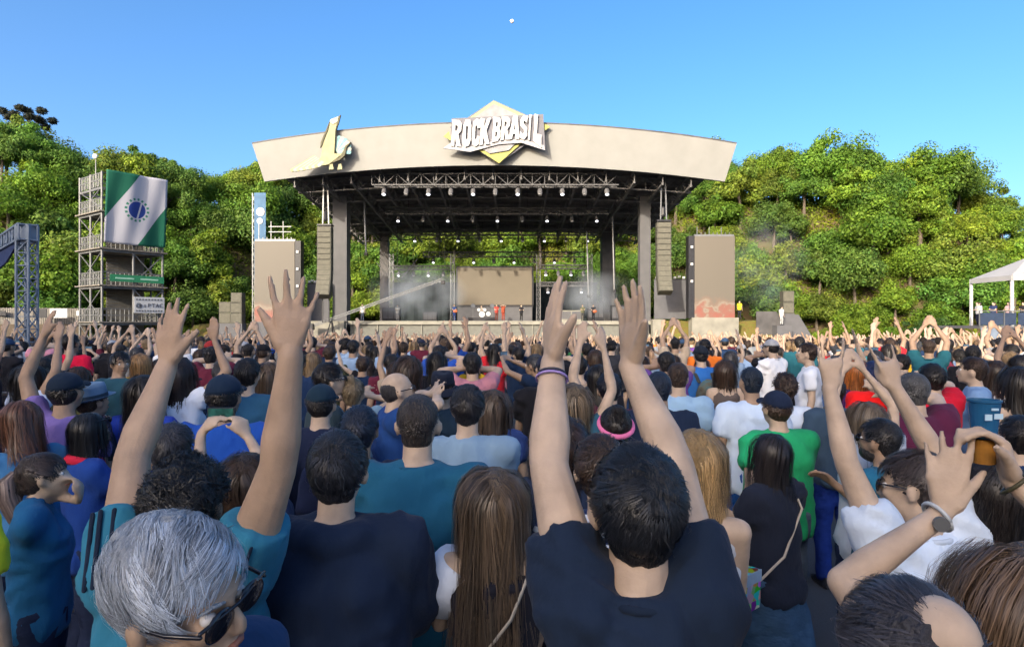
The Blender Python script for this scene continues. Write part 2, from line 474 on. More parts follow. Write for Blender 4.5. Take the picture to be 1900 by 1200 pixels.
def make_person(root, h=1.74, sex='m', fat=1.0, arms=None, head=(0, 0, 0), hair='short', haircol=(.02, .014, .011), skin=0,
                top=(.03, .05, .09), top_style='tee', bottom=(.02, .03, .07), bot_style='jeans', voxel=.012, fingers=True,
                nstr=1500, sw=.0018, seed=1, lean=(0, 0), shoe=(.03, .03, .035), dec=.5, hairlen=.3, face=True, topmat=None, cap=None, legs=True, armk=1.0, shw=1.0, arml=1.0):
    k = h / 1.75
    f = sex == 'f'
    col = SKINS[skin] if isinstance(skin, int) else skin
    cl = lambda p: Vector((p[0] + lean[0] * max(0, p[2] - .95), p[1] + lean[1] * max(0, p[2] - .95), p[2])) * k
    shx = (.158 if f else .182) * (1 + (fat - 1) * .4) * shw
    # joints
    A = {}
    for s, nm in ((-1, 'L'), (1, 'R')):
        sp = (arms or {}).get(nm, 'down')
        if isinstance(sp, str): sp = {'pose': sp}
        if 'w' not in sp:
            ps = sp.get('pose', 'down')
            tg = {'down': (s * (shx + .085), .03, .90), 'bent': (s * .10, .34, 1.18), 'chest': (s * .05, .30, 1.33),
                  'face': (s * .03, .26, 1.60), 'mouth': (s * .035, .175, 1.50), 'hip': (s * .22, .02, 1.0), 'up': (s * .20, .10, 1.96), 'upin': (s * .07, .16, 1.93),
                  'upout': (s * .42, .08, 1.86), 'fwd': (s * .17, .46, 1.60), 'phone': (s * .09, .36, 1.68)}[ps]
            w = cl(tg)
        else:
            w = Vector(sp['w'])
        raised = w.z > 1.55 * k
        S = cl((s * (shx - (.03 if raised else 0)), -.012, 1.425 + (.035 if raised else 0)))
        pole = sp.get('pole', (s * 1.0, -.15, -.1) if raised else (s * .55, -1.0, -.35))
        E, Wr = ik(S, w, .285 * k * arml, .255 * k * arml, pole)
        d = Vector(sp['d']) if 'd' in sp else ((Wr - E).normalized() * .8 + Vector((0, 0, .35 if raised else 0))).normalized()
        n = sp.get('n', (-s * .85, .5, 0) if not raised else (-s * .5, .85, 0))
        if sp.get('pose') == 'down': n = (-s, 0, 0)
        A[nm] = (s, S, E, Wr, d, Vector(n), sp.get('g', 'relax' if not raised else 'open'), raised)
    mb = MB()
    sg = 12
    def ring(z, rx, ry, yc=0.0, inf=0.0, m=16):
        return [cl((0, 0, z)) + Vector((math.copysign(abs(math.cos(a)) ** .85, math.cos(a)) * (rx + inf), math.copysign(abs(math.sin(a)) ** .85, math.sin(a)) * (ry + inf) + yc, 0)) * k
                for a in [2 * math.pi * j / m for j in range(m)]]
    if f:
        T = [(.84, .150, .115, -.01), (.92, .168, .122, -.012), (1.02, .140, .103, 0), (1.10, .125, .095, 0), (1.22, .138, .105, .008), (1.32, .150, .108, .005), (1.40, .142, .088, -.01), (1.445, .10, .066, -.015), (1.49, .052, .05, -.01)]
    else:
        T = [(.84, .150, .115, -.01), (.92, .165, .120, -.008), (1.02, .156, .112, 0), (1.10, .150, .110, .005), (1.22, .163, .116, .008), (1.32, .178, .118, .0), (1.40, .168, .096, -.012), (1.45, .12, .074, -.018), (1.50, .062, .058, -.012)]
    T = [(z, rx * (1 + (fat - 1) * (1.2 if z < 1.35 else .5)), ry * (1 + (fat - 1) * (1.6 if z < 1.35 else .5)), yc) for z, rx, ry, yc in T]
    T = [(z, rx * shw, ry, yc) if z > .95 else (z, rx, ry, yc) for z, rx, ry, yc in T]
    mb.loft([ring(*t) for t in T])
    ar = (.040 if f else .047) * (1 + (fat - 1) * .5) * k * armk
    for nm, (s, S, E, Wr, d, n, g, raised) in A.items():
        C = cl((s * .06, -.015, 1.42))
        mb.tube([C, S], [.055 * k, ar * 1.28], sg)
        mb.tube([S, S.lerp(E, .35), S.lerp(E, .8), E], [ar * 1.22, ar * 1.08, ar * .88, ar * .82], sg)
        mb.tube([E, E.lerp(Wr, .25), E.lerp(Wr, .7), Wr, Wr + d * .02], [ar * .83, ar * .90, ar * .66, ar * .56, ar * .54], sg, flat=.92)
        if fingers: hand(mb, Wr, d, n, s, k * (.90 if f else .97) * (1 + (armk - 1) * .5), g)
        else: mb.ell(Wr + d * .085 * k, (.035 * k, .035 * k, .085 * k), d.to_track_quat('Z', 'Y').to_matrix(), 8, 6)
    # legs
    KN = []
    bare_legs = bot_style in ('skirt', 'shorts')
    for s in (-1, 1):
        hp, kn_, an = cl((s * .088, 0, .90)), cl((s * .098, .015, .49)), cl((s * .10, -.03, .085))
        KN.append((hp, kn_, an, s))
        if legs and bare_legs:
            lr = (.082 if not f else .085) * fat * k
            mb.tube([hp, hp.lerp(kn_, .5), kn_, kn_.lerp(an, .35), an], [lr, lr * .85, lr * .62, lr * .63, lr * .42], 10)
    # head
    hc = cl((0, .022, 1.635)); HR = rot3(*head)
    hm = lambda p: hc + HR @ (Vector(p) * k)
    nb = cl((0, -.012, 1.46))
    mb.tube([nb, (nb + hm((0, -.022, -.05))) / 2 + Vector((0, -.004, 0)), hm((0, -.022, -.05))], [(.057 if not f else .048) * k, (.056 if not f else .045) * k, (.056 if not f else .046) * k], 12)
    E3 = lambda c, r, m=None, nu=14, nv=10: mb.ell(hm(c), [q * k for q in r], HR if m is None else HR @ m, nu, nv)
    E3(tuple(CR_C), tuple(CR_R))
    E3((0, .018, -.035), (.060, .074, .079))
    E3((0, .062, -.088), (.030, .028, .024))
    E3((0, .078, .022), (.045, .018, .014))
    mb.tube([hm((0, .090, .010)), hm((0, .106, -.022)), hm((0, .102, -.032))], [.008 * k, .011 * k, .013 * k], 8)
    E3((0, .086, -.062), (.022, .012, .012))
    for s in (-1, 1):
        E3((s * .034, .070, -.020), (.024, .022, .020))
        E3((s * .079, -.004, -.008), (.013, .019, .033), Matrix.Rotation(s * -.35, 3, 'Z'), 10, 8)
    body = mk('body', mb, M['skin'], root, color=col, remesh=(voxel, 3 if voxel < .011 else 2, dec))
    # face details
    if face:
        for s in (-1, 1):
            e = MB().ell(hm((s * .032, .078, .003)), (.0125 * k, .0115 * k, .0105 * k), HR, 10, 8)
            eo = mk('eye', e, M['eye'], root, smooth=True)
            mk('iris', MB().ell(hm((s * .032, .0865, .003)), (.0056 * k, .0042 * k, .0056 * k), HR, 8, 6), M['glass'], eo, smooth=True)
            mk('eyebrow', MB().tube([hm((s * .015, .093, .022)), hm((s * .032, .090, .027)), hm((s * .050, .078, .021))], [.003 * k, .004 * k, .002 * k], 6), M['hair'], root, color=haircol)
        mk('mouth', MB().tube([hm((-.024, .086, -.062)), hm((-.008, .0965, -.060)), hm((.008, .0965, -.060)), hm((.024, .086, -.062))], [.003 * k, .0055 * k, .0055 * k, .003 * k], 6), M['skin'], root, color=(col[0] * .75, col[1] * .45, col[2] * .45), smooth=True)
    # top
    cm = topmat or M['cloth']
    sh = MB()
    inf = {'jacket': .030, 'tee': .017, 'tank': .012, 'long': .018, 'polo': .017, 'dress': .016}.get(top_style, .017)
    TT = [list(t) for t in T if t[0] >= .84]
    mxr = max(t[1] for t in T[2:6]); mxy = max(t[2] for t in T[2:6])
    for t in TT:
        if .86 < t[0] < 1.30 and top_style != 'tank':
            t[1] = max(t[1], mxr * (.97 if not f else .93)); t[2] = max(t[2], mxy * .97)
    TT[0][1] += .004; TT[0][2] += .004
    if top_style == 'jacket': TT[0][0] = .80
    if top_style == 'tank': TT = [t for t in TT if t[0] <= 1.40]
    sh.loft([ring(t[0], t[1], t[2], t[3], inf if t[0] < 1.44 else inf * .75) for t in TT])
    for nm, (s, S, E, Wr, d, n, g, raised) in A.items():
        C = cl((s * .06, -.015, 1.42))
        if top_style == 'tank':
            sh.tube([cl((s * .085, -.07, 1.36)), cl((s * .085, -.04, 1.46)), cl((s * .085, .06, 1.42)), cl((s * .085, .10, 1.32))], .016 * k, 8)
            continue
        sh.tube([C, S], [.055 * k + inf * .8, ar * 1.28 + inf], sg)
        q = .62 if top_style in ('tee', 'polo', 'dress') else 1.0
        if f and top_style == 'tee': q = .5
        e = S.lerp(E, q)
        if raised: e = S.lerp(E, q * .8)
        sh.tube([S, S.lerp(e, .5), e], [ar * 1.25 + inf, ar * 1.16 + inf * 1.15, ar * 1.02 + inf * 1.2], sg, rnd_end=False)
        if top_style in ('long', 'jacket'):
            sh.tube([E, E.lerp(Wr, .4), E.lerp(Wr, .93)], [ar * .9 + inf, ar * .86 + inf, ar * .62 + inf], sg)
    if top_style == 'jacket':
        sh.tube([cl((-.11, .01, 1.47)), cl((-.09, -.08, 1.475)), cl((0, -.105, 1.465)), cl((.09, -.08, 1.475)), cl((.11, .01, 1.47))], [.03 * k, .040 * k, .045 * k, .040 * k, .03 * k], 10)
    mk('shirt' if top_style != 'jacket' else 'jacket', sh, cm, root, color=top, remesh=(max(voxel * 1.55, .0105), 2, None, .014 if top_style != 'tank' else .01, wr_tex))
    if top_style in ('tee', 'polo', 'long') and voxel < .014:
        c0 = MB(); cr = ((.062 * shw if not f else .052) + .0175) * k; cr2 = ((.058 if not f else .050) + .0165) * k
        cen = cl((0, -.013, 1.487 if not f else 1.477))
        pts = [cen + Vector((math.cos(a) * cr, math.sin(a) * cr2, -.016 * k * math.sin(a) * (2.2 if math.sin(a) > 0 else .3))) for a in [2 * math.pi * j / 20 for j in range(21)]]
        c0.tube(pts, .0095 * k, 8, rnd_end=False)
        mk('collar', c0, M['cloth'], root, smooth=True, color=tuple(q * .8 for q in top))
    # bottom
    if legs:
        pm = MB()
        pm.loft([ring(t[0], t[1], t[2], t[3], .008) for t in [T[0], T[1], T[2]]])
        if bot_style == 'skirt':
            pm.loft([ring(z, rx, ry, 0, 0) for z, rx, ry in ((.55, .235, .20), (.70, .215, .17), (.88, .185, .135), (1.0, .15, .11))])
        for hp, kn_, an, s in KN:
            lr = (.082 if not f else .085) * fat * k
            if bot_style == 'shorts': pm.tube([hp, kn_ + Vector((0, 0, .05))], [lr * 1.12, lr * 1.05], 10, rnd_end=False)
            elif bot_style == 'skirt': pm.tube([hp, hp.lerp(kn_, .3)], [lr, lr * .9], 8)
            else: pm.tube([hp, hp.lerp(kn_, .5), kn_, kn_.lerp(an, .35), an - Vector((0, 0, .03))], [lr * 1.1, lr * .98, lr * .78, lr * .78, lr * .68], 10, rnd_end=False)
        mk({'skirt': 'skirt', 'shorts': 'shorts'}.get(bot_style, 'trousers'), pm, M['denim'], root, color=bottom, remesh=(max(voxel * 2.0, .020), 1, None, .012, wr_tex))
        for hp, kn_, an, s in KN:
            sm = MB()
            o = an + Vector((0, 0, -.085 * k))
            sm.loft([[o + Vector((x * wd, y, z)) * k for x, z in ((-1, .004), (1, .004), (1.05, .03), (.7, hh), (-.7, hh), (-1.05, .03))]
                     for y, wd, hh in ((-.085, .026, .06), (-.06, .036, .09), (.0, .042, .10), (.07, .046, .07), (.13, .046, .052), (.175, .034, .035), (.19, .02, .02))])
            mk('shoe', sm, M['plain'], root, smooth=False, color=shoe)
    # hair, hats
    def headmesh(mesh_or_mb):
        return mesh_or_mb
    if hair not in ('none',):
        hb = MB(); t = {'curly': .020, 'buzz': .003, 'balding': .002, 'long': .013, 'longcurly': .020, 'bob': .016, 'cap': .004, 'hat': .004}.get(hair, .011)
        Eh = lambda c, r: hb.ell(hm(c), [q * k for q in r], HR, 16, 12)
        if hair in ('balding', 'cap', 'hat'):
            Eh((0, -.028, -.002), (.076 + t, .080 + t, .062))
            if hair == 'balding': Eh((0, -.034, .022), (.0755 + t, .080, .062))
        else:
            Eh((0, -.017, .041), (.074 + t, .090 + t, .080 + t))
        Eh((0, -.045, -.030), (.058 + t * .5, .043 + t, .055))
        if hair in ('long', 'longcurly', 'bob'):
            Ln = hairlen if hair != 'bob' else .12
            rings = []
            for i in range(8):
                q = i / 7; z = .02 - q * (Ln + .02)
                rings.append([hm((0, -.045 - .25 * max(0, -z - .12) * .55, z)) + HR @ Vector((math.cos(a) * (.078 + t - .025 * q * q), math.sin(a) * (.055 + t - .02 * q), 0)) * k for a in [2 * math.pi * j / 14 for j in range(14)]])
            hb.loft(rings)
        if hair == 'pony':
            hb.ell(hm((0, -.105, .045)), (.024 * k, .026 * k, .024 * k), HR)
            hb.tube([hm(p) for p in ((0, -.115, .045), (0, -.150, .02), (.005, -.155, -.06), (.0, -.14, -.16), (0, -.13, -.24))], [.020 * k, .038 * k, .044 * k, .036 * k, .012 * k], 10)
        if hair == 'bun':
            hb.ell(hm((0, -.070, .125)), (.042 * k, .042 * k, .038 * k), HR)
        tx = cu_tex if 'curly' in hair else hr_tex
        ho = mk('hair', hb, M['hair'], root, color=tuple(q * .8 for q in haircol), remesh=(max(.0085, voxel * 1.2), 1, None, {'curly': .022, 'longcurly': .02, 'buzz': .002, 'balding': .003, 'cap': .006}.get(hair, .020), tx))
        if nstr and hair != 'balding':
            st = {'bun': 'short', 'pony': 'short'}.get(hair, hair)
            L = {'curly': .05, 'buzz': .010, 'balding': .012, 'undercut': .06, 'swept': .06, 'bun': .07, 'pony': .08, 'cap': .02, 'hat': .02}.get(hair, .055)
            V, Fq, tn = strands(st, nstr, sw, seed, L=L, lift={'curly': .16, 'buzz': .02, 'balding': .03, 'pony': .02, 'bun': .03, 'swept': .10}.get(hair, .15), wave=.016 if hair == 'longcurly' else (.004 if st == 'long' else 0), length=hairlen if hair != 'bob' else .12)
            if hair == 'pony':
                g = np.random.default_rng(seed + 5); m = max(60, nstr // 3)
                pr = np.array(((0, -.115, .05), (0, -.155, .02), (.005, -.160, -.06), (.0, -.145, -.16), (0, -.135, -.27)))
                rr = np.array((.014, .039, .045, .038, .018)); ph = g.random(m) * 6.28; ra = .75 + .4 * g.random(m)
                pts = pr[None] + np.stack([np.cos(ph)[:, None] * rr * ra[:, None], np.sin(ph)[:, None] * rr * ra[:, None], g.normal(size=(m, 5)) * .006], 2)
                sd = np.stack([-np.sin(ph), np.cos(ph), 0 * ph], 1)[:, None] * sw
                V2 = np.stack([pts + sd, pts - sd], 2).reshape(-1, 3)
                b = (np.arange(m) * 10)[:, None] + (np.arange(4) * 2)[None]
                F2 = np.stack([b, b + 1, b + 3, b + 2], 2).reshape(-1, 4)
                t2 = np.repeat(np.clip(4.6 + g.normal(size=m) * 1.2, 2, 8), 10)
                Fq = np.vstack([Fq, F2 + len(V)]); V = np.vstack([V, V2]); tn = np.concatenate([tn, t2])
            Hm = np.array(HR) * k
            V = V @ Hm.T + np.array(hc)
            mk('hair_strands', tri_mesh('hair_strands', V, Fq, tn), M['strand'], ho, color=haircol)
    if cap:
        ccol, kind = cap
        cp = MB()
        if kind == 'cap':
            rings = []
            for i in range(7):
                th = math.pi / 2 * i / 6.4
                rings.append([hm((math.cos(a) * (.086 * math.cos(th)), -.010 + math.sin(a) * .106 * math.cos(th), .032 + .092 * math.sin(th))) for a in [2 * math.pi * j / 20 for j in range(20)]])
            cp.loft(rings)
            co = mk('cap', cp, M['cloth'], root, color=ccol, smooth=True)
            br = MB(); pts = [(math.cos(a) * .078, .075 + math.sin(a) * .085, .030 - .012 * abs(math.cos(a))) for a in [math.pi * j / 12 for j in range(13)]]
            br.loft([[hm(p) for p in pts], [hm((p[0], p[1], p[2] + .005)) for p in pts]])
            mk('visor', br, M['cloth'], co, color=tuple(q * .8 for q in ccol))
            mk('button', MB().ell(hm((0, -.01, .124)), (.007 * k, .007 * k, .005 * k)), M['cloth'], co, color=ccol)
        else:
            rings = [[hm((math.cos(a) * rx, -.008 + math.sin(a) * ry, z - (.012 * abs(math.sin(a)) if z > .12 else 0))) for a in [2 * math.pi * j / 22 for j in range(22)]]
                     for rx, ry, z in ((.088, .110, .020), (.087, .108, .05), (.082, .104, .10), (.072, .098, .135), (.05, .075, .140), (.02, .05, .128))]
            cp.loft(rings)
            co = mk('hat', cp, M['cloth'], root, color=ccol, smooth=True)
            bw = .050 if kind == 'fedora' else .06
            dz = .008 if kind == 'fedora' else -.045
            br = MB(); br.loft([[hm((math.cos(a) * (.086 + q * bw), -.008 + math.sin(a) * (.107 + q * bw), .024 + dz * q + .010 * q * abs(math.cos(a)) + th)) for a in [2 * math.pi * j / 24 for j in range(24)]] for q, th in ((0, 0), (.5, 0), (1, 0), (1, .004), (.5, .005), (0, .006))], cap=False)
            mk('brim', br, M['cloth'], co, color=ccol, smooth=True)
            bn = MB(); bn.loft([[hm((math.cos(a) * rx, -.008 + math.sin(a) * ry, z)) for a in [2 * math.pi * j / 22 for j in range(22)]] for rx, ry, z in ((.0905, .1125, .030), (.0885, .1105, .058))], cap=False)
            mk('hat_band', bn, M['cloth'], co, color=tuple(q * .25 for q in ccol))
    return dict(k=k, hm=hm, HR=HR, hc=hc, arms=A, cl=cl, body=body)

def sunglasses(root, I, col=(.01, .01, .012), up=0.0):
    hm = I['hm']; k = I['k']
    b = MB()
    for s in (-1, 1):
        b.tube([hm((s * .080, -.015, .006 + up)), hm((s * .082, .05, .008 + up)), hm((s * .070, .098, .008 + up))], .0032 * k, 6)
        b.ell(hm((s * .034, .100, .0 + up)), (.031 * k, .006 * k, .022 * k), I['HR'], 14, 8)
    b.tube([hm((-.07, .098, .014 + up)), hm((0, .107, .014 + up)), hm((.07, .098, .014 + up))], .003 * k, 6)
    return mk('sunglasses', b, M['glass'], root, smooth=True)

def bracelet(root, I, nm, col, w=.006, q=.9, name='bracelet'):
    s, S, E, Wr, d, n, g, r = I['arms'][nm]
    c = E.lerp(Wr, q); t, u, v = frame(Wr - E); rr = (.031 if q > .85 else .036) * I['k']
    b = MB().tube([c + (u * math.cos(a) + v * math.sin(a)) * rr for a in [2 * math.pi * j / 18 for j in range(19)]], w, 6, rnd_end=False)
    return mk(name, b, M['plain'], root, smooth=True, color=col)
# ------------------------------------------------------------------ ground and hills
M['asphalt'] = mat('asphalt', (.115, .118, .122), rough=.95, spec=.2, var=.35, vscale=60, bump=.5, bscale=220, col2=(.085, .086, .09))
M['rock'] = mat('quarry_rock', (.12, .085, .045), rough=.95, var=.5, vscale=.35, detail=9, bump=1.0, bscale=.8, col2=(.05, .06, .015))
M['grass'] = mat('dry_grass', (.17, .12, .03), rough=.95, var=.5, vscale=3.5, bump=.8, bscale=12, col2=(.09, .095, .015))

def heightfield(name, xs, ys, fn, material, kind='structure'):
    V = np.array([(x, y, fn(x, y)) for y in ys for x in xs])
    nx, ny = len(xs), len(ys)
    b = (np.arange(ny - 1)[:, None] * nx + np.arange(nx - 1)[None]).ravel()
    me = tri_mesh(name, V, np.stack([b, b + 1, b + nx + 1, b + nx], 1), None)
    me.polygons.foreach_set('use_smooth', [True] * len(me.polygons))
    return tag(mk(name, me, material), kind=kind)

ext = [-4000, -1500, -600, -260]; mid_x = [i * 6.0 for i in range(-30, 31)]
heightfield('ground', ext + mid_x + [-q for q in ext[::-1]], [-4000, -1500, -500] + [i * 4.0 for i in range(-60, 45)] + [400, 1500, 4000], gz, M['asphalt'])

# skyline of the wooded quarry wall: photo x -> photo y of the ridge (tree tops), turned into a ridge line behind the stage
RIDGE = [(-900, 150), (-300, 190), (0, 235), (110, 262), (200, 290), (330, 298), (450, 322), (600, 330), (915, 330), (1250, 300), (1400, 292), (1500, 296), (1620, 292), (1760, 312), (1830, 348), (1880, 402), (1960, 440), (2300, 470)]
def ridge_px(px):
    for (a, ya), (b, yb) in zip(RIDGE, RIDGE[1:]):
        if px <= b: return ya + (yb - ya) * max(0, (px - a)) / (b - a)
    return RIDGE[-1][1]
TOE = [(-100, 20), (-78, 44), (-62, 62), (-48, 74), (-30, 90), (0, 98), (26, 92), (36, 84), (48, 76), (60, 73), (80, 70), (120, 66)]
def toe_y(x):
    for (a, ya), (b, yb) in zip(TOE, TOE[1:]):
        if x <= b: return ya + (yb - ya) * max(0, (x - a)) / (b - a)
    return TOE[-1][1]
def hill_z(x, y):
    r = y - toe_y(x)
    if r < -2: return -1.5
    px = 950 + F * x / max(y, 20)
    yr = toe_y(x) + 17
    top = HC + (600 - ridge_px(px)) / F * yr - 7.0
    n_ = noise.noise(Vector((x * .09, y * .09, 0))) * 1.6 + noise.noise(Vector((x * .3, y * .3, 5))) * .6
    return -1.0 + (max(top, 1) + 1.0) * sstep(-2, 17, r) ** .85 + n_ * sstep(0, 6, r) + .05 * max(0, r - 17)
heightfield('hillside', [i * 2.5 for i in range(-70, 60)], [i * 2.2 + 16 for i in range(0, 70)], hill_z, M['rock'])

# the quarry rim behind and left of the camera: it holds the low sun off the near crowd
SH = Vector((math.sin(R(SUN_AZ)), math.cos(R(SUN_AZ))))
EDGE = [(-75, 68), (-46, 56), (-26, 45), (-10, 33), (0, 24), (4, 14.5), (6, 10.5), (8.5, 7), (20, -6), (40, -20)]   # where its shadow ends on the crowd
RIM_H = 23.0
RIMP = [Vector(e) - SH * ((RIM_H - 1.2) / math.tan(R(SUN_EL))) for e in EDGE]
rb = MB(); rings = []
for i, p in enumerate(RIMP):
    h_ = RIM_H
    outw = -Vector((SH.x, SH.y)); 
    row = []
    for q, hh in ((-11, -.6), (-9, 1.5), (-6, 9), (-3.5, 17), (0, h_), (10, h_ - .5), (30, h_ - 3), (70, -1)):
        w_ = noise.noise(Vector((i * 1.7, q * .3, 3))) * 1.3 if hh > 0 and hh != h_ else 0
        row.append(Vector((p.x + outw.x * q + w_, p.y + outw.y * q + w_, hh)))
    rings.append(row)
vs = [p for r_ in rings for p in r_]; n_ = 8
rb.add(vs, [[i * n_ + j, (i + 1) * n_ + j, (i + 1) * n_ + j + 1, i * n_ + j + 1] for i in range(len(rings) - 1) for j in range(n_ - 1)])
tag(mk('quarry_rim', rb, M['rock'], smooth=True), kind='structure')

# ------------------------------------------------------------------ trees
M['leaf'] = tinted('leaves', .6, .25, transl=.42)
M['bark'] = mat('bark', (.11, .09, .07), rough=.95, var=.4, vscale=8, vstretch=(1, 1, .2), bump=.6, bscale=20)

def crown_mesh(seed, rx, rz, n, ls, nclump, flat=1.0):
    g = np.random.default_rng(seed)
    cen = norm(g.normal(size=(nclump, 3))) * (.45 + .5 * g.random((nclump, 1)))
    cen[:, 2] = np.abs(cen[:, 2]) * 1.1 - .35
    cen *= np.array((rx, rx, rz))
    cr = (.22 + .26 * g.random(nclump)) * rx
    k = g.integers(0, nclump, n)
    u = norm(g.normal(size=(n, 3)))
    rad = (g.random(n) ** .45)[:, None]
    pos = cen[k] + u * rad * cr[k][:, None] * np.array((1, 1, .75 * flat))
    nr = norm(u * 1.5 + g.normal(size=(n, 3)) * .6 + np.array((0, 0, .35)))
    a = norm(np.cross(nr, g.normal(size=(n, 3)))); b = np.cross(nr, a)
    sz = (ls * (.6 + .8 * g.random(n)))[:, None]
    V = np.stack([pos - a * sz * .5, pos + b * sz * .32 + nr * sz * .08, pos + a * sz * .55, pos - b * sz * .32 + nr * sz * .08], 1).reshape(-1, 3)
    Fq = np.arange(n * 4).reshape(n, 4)
    hue = g.normal(size=n) * .09 + (g.normal(size=nclump) * .09)[k]
    val = np.clip(1 + g.normal(size=n) * .22 + (g.normal(size=nclump) * .16)[k], .4, 1.9)
    t = np.stack([val * (1 + hue * .9), val * (1 + hue * .25), val * (1 - hue * .5)], 1).clip(.15, 2.4)
    return tri_mesh('crown', V, Fq, np.repeat(t, 4, 0)), cen

def trunk_mesh(seed, hgt, r, cen, base):
    g = random.Random(seed); b = MB()
    top = Vector((g.uniform(-.3, .3), g.uniform(-.3, .3), hgt))
    b.tube([(0, 0, -.6), (g.uniform(-.1, .1), 0, hgt * .4), top], [r * 1.3, r, r * .55], 7, rnd_end=False)
    for c in cen[:9]:
        e = Vector(c) + Vector((0, 0, base)); m_ = top * .75 + e * .25 + Vector((0, 0, -.2))
        b.tube([top * .78, m_, e], [r * .5, r * .34, r * .12], 5, rnd_end=False)
    return b.mesh('trunk')

TREES = []
for i in range(9):
    rx = (3.0, 3.6, 2.6, 3.3, 2.2, 3.9, 2.9, 2.4, 3.2)[i]; rz = (3.0, 3.0, 3.6, 2.6, 3.4, 3.2, 2.4, 2.6, 3.8)[i]
    cm_, cen = crown_mesh(200 + i, rx, rz, 11000, .235 if i % 3 else .205, 30 + i * 3)
    base = (4.2, 4.5, 5.2, 3.8, 5.0, 4.6, 3.6, 4.0, 5.4)[i]
    tm_ = trunk_mesh(i, base + .3, .17, cen, base)
    cm_.materials.append(M['leaf']); tm_.materials.append(M['bark'])
    TREES.append((cm_, tm_, base))
def tree(x, y, z, i, s, col, label, group, name='tree'):
    cm_, tm_, base = TREES[i]
    t = thing(name, label, 'tree', (x, y, z), rnd.uniform(0, 6.28), group); t.scale = (s, s, s * rnd.uniform(.92, 1.12))
    c = bpy.data.objects.new('crown', cm_); COL.objects.link(c); c.parent = t; c.location = (0, 0, base); c.color = (*col, 1)
    k = bpy.data.objects.new('trunk', tm_); COL.objects.link(k); k.parent = t
    return t
GREENS = [(.145, .235, .024), (.120, .220, .024), (.172, .240, .026), (.095, .190, .028), (.165, .225, .032), (.105, .185, .034)]
def bare(px, py):   # rock left open to view
    return (1690 < px < 1765 and 470 < py < 590) or (1405 < px < 1445 and 375 < py < 425) or (1795 < px < 1830 and 475 < py < 500)
nt_ = 0
placed = []
for gx in np.arange(-88, 74, 3.3):
    for gr in np.arange(-1.0, 22, 2.8):
        x = gx + rnd.uniform(-1.4, 1.4); y = toe_y(x) + gr + rnd.uniform(-1.1, 1.1)
        px = 950 + F * x / y
        if not (-60 < px < 1975): continue
        if 660 < px < 1170 and gr > 9: continue                    # hidden behind the stage roof
        z = hill_z(x, y); py = 600 - (z + 3.5 - HC) / y * F
        if bare(px, py): continue
        if x > 58 and gr < 3: continue
        if any((x - a) ** 2 + (y - b) ** 2 < 4.4 for a, b in placed): continue
        placed.append((x, y))
        s = rnd.uniform(1.0, 1.55) * (.85 if gr > 15 else 1)
        gcol = rnd.choice(GREENS); v_ = rnd.uniform(.85, 1.2)
        side = 'left of the stage' if px < 480 else ('behind the stage' if px < 1290 else 'right of the stage')
        kind = 'yellowish green' if gcol[0] > .16 else ('dark green' if gcol[0] < .11 else 'bright green')
        tree(x, y, z - .4, rnd.randrange(9), s, [q * v_ for q in gcol], '%s leafy tree among others on the quarry hillside %s' % (kind, side), 'hillside trees %s' % side)
        nt_ += 1
# creepers and undergrowth that cover the rock between the trees
g = np.random.default_rng(77); U_ = []
while len(U_) < 80000:
    x = g.uniform(-92, 78); r_ = g.uniform(-1.5, 24); y = toe_y(x) + r_
    px = 950 + F * x / y
    if not -80 < px < 1990 or (700 < px < 1130 and r_ > 10): continue
    z = hill_z(x, y); py = 600 - (z + .3 - HC) / y * F
    if bare(px, py) or noise.noise(Vector((x * .16, y * .16, 9))) < -.42: continue
    U_.append((x, y, z + g.random() ** 2 * 1.3))
U_ = np.array(U_); n = len(U_)
nr = norm(g.normal(size=(n, 3)) * .7 + np.array((0, -.7, .6))); a_ = norm(np.cross(nr, g.normal(size=(n, 3)))); b_ = np.cross(nr, a_); s_ = g.uniform(.22, .55, (n, 1))
V = np.stack([U_ - a_ * s_ * .5, U_ + b_ * s_ * .36, U_ + a_ * s_ * .55, U_ - b_ * s_ * .36], 1).reshape(-1, 3)
pt_ = np.array([noise.noise(Vector((q[0] * .22, q[1] * .22, 3))) for q in U_]); v_ = np.clip(1 + .5 * pt_ + g.normal(size=n) * .22, .35, 2)
tn_ = np.stack([v_ * (1 + .5 * pt_), v_, v_ * .9], 1).clip(.2, 2)
tag(mk('undergrowth', tri_mesh('undergrowth', V, np.arange(n * 4).reshape(n, 4), np.repeat(tn_, 4, 0)), M['leaf'], color=(.15, .21, .022)), 'creepers and undergrowth covering the quarry hillside', 'undergrowth', kind='stuff')
# a few bare-trunked thin trees along the skyline
for px, py in ((250, 262), (385, 305), (1270, 245), (1450, 270), (1700, 288), (1785, 300), (60, 260), (1860, 372)):
    d = 104 if px < 600 else 98
    q = P(px, py, d)
    tree(q.x, q.y, q.z - 7.2, 4 if px % 2 else 7, .72, (.06, .075, .03), 'thin tree standing above the skyline of the quarry hillside', 'skyline trees')
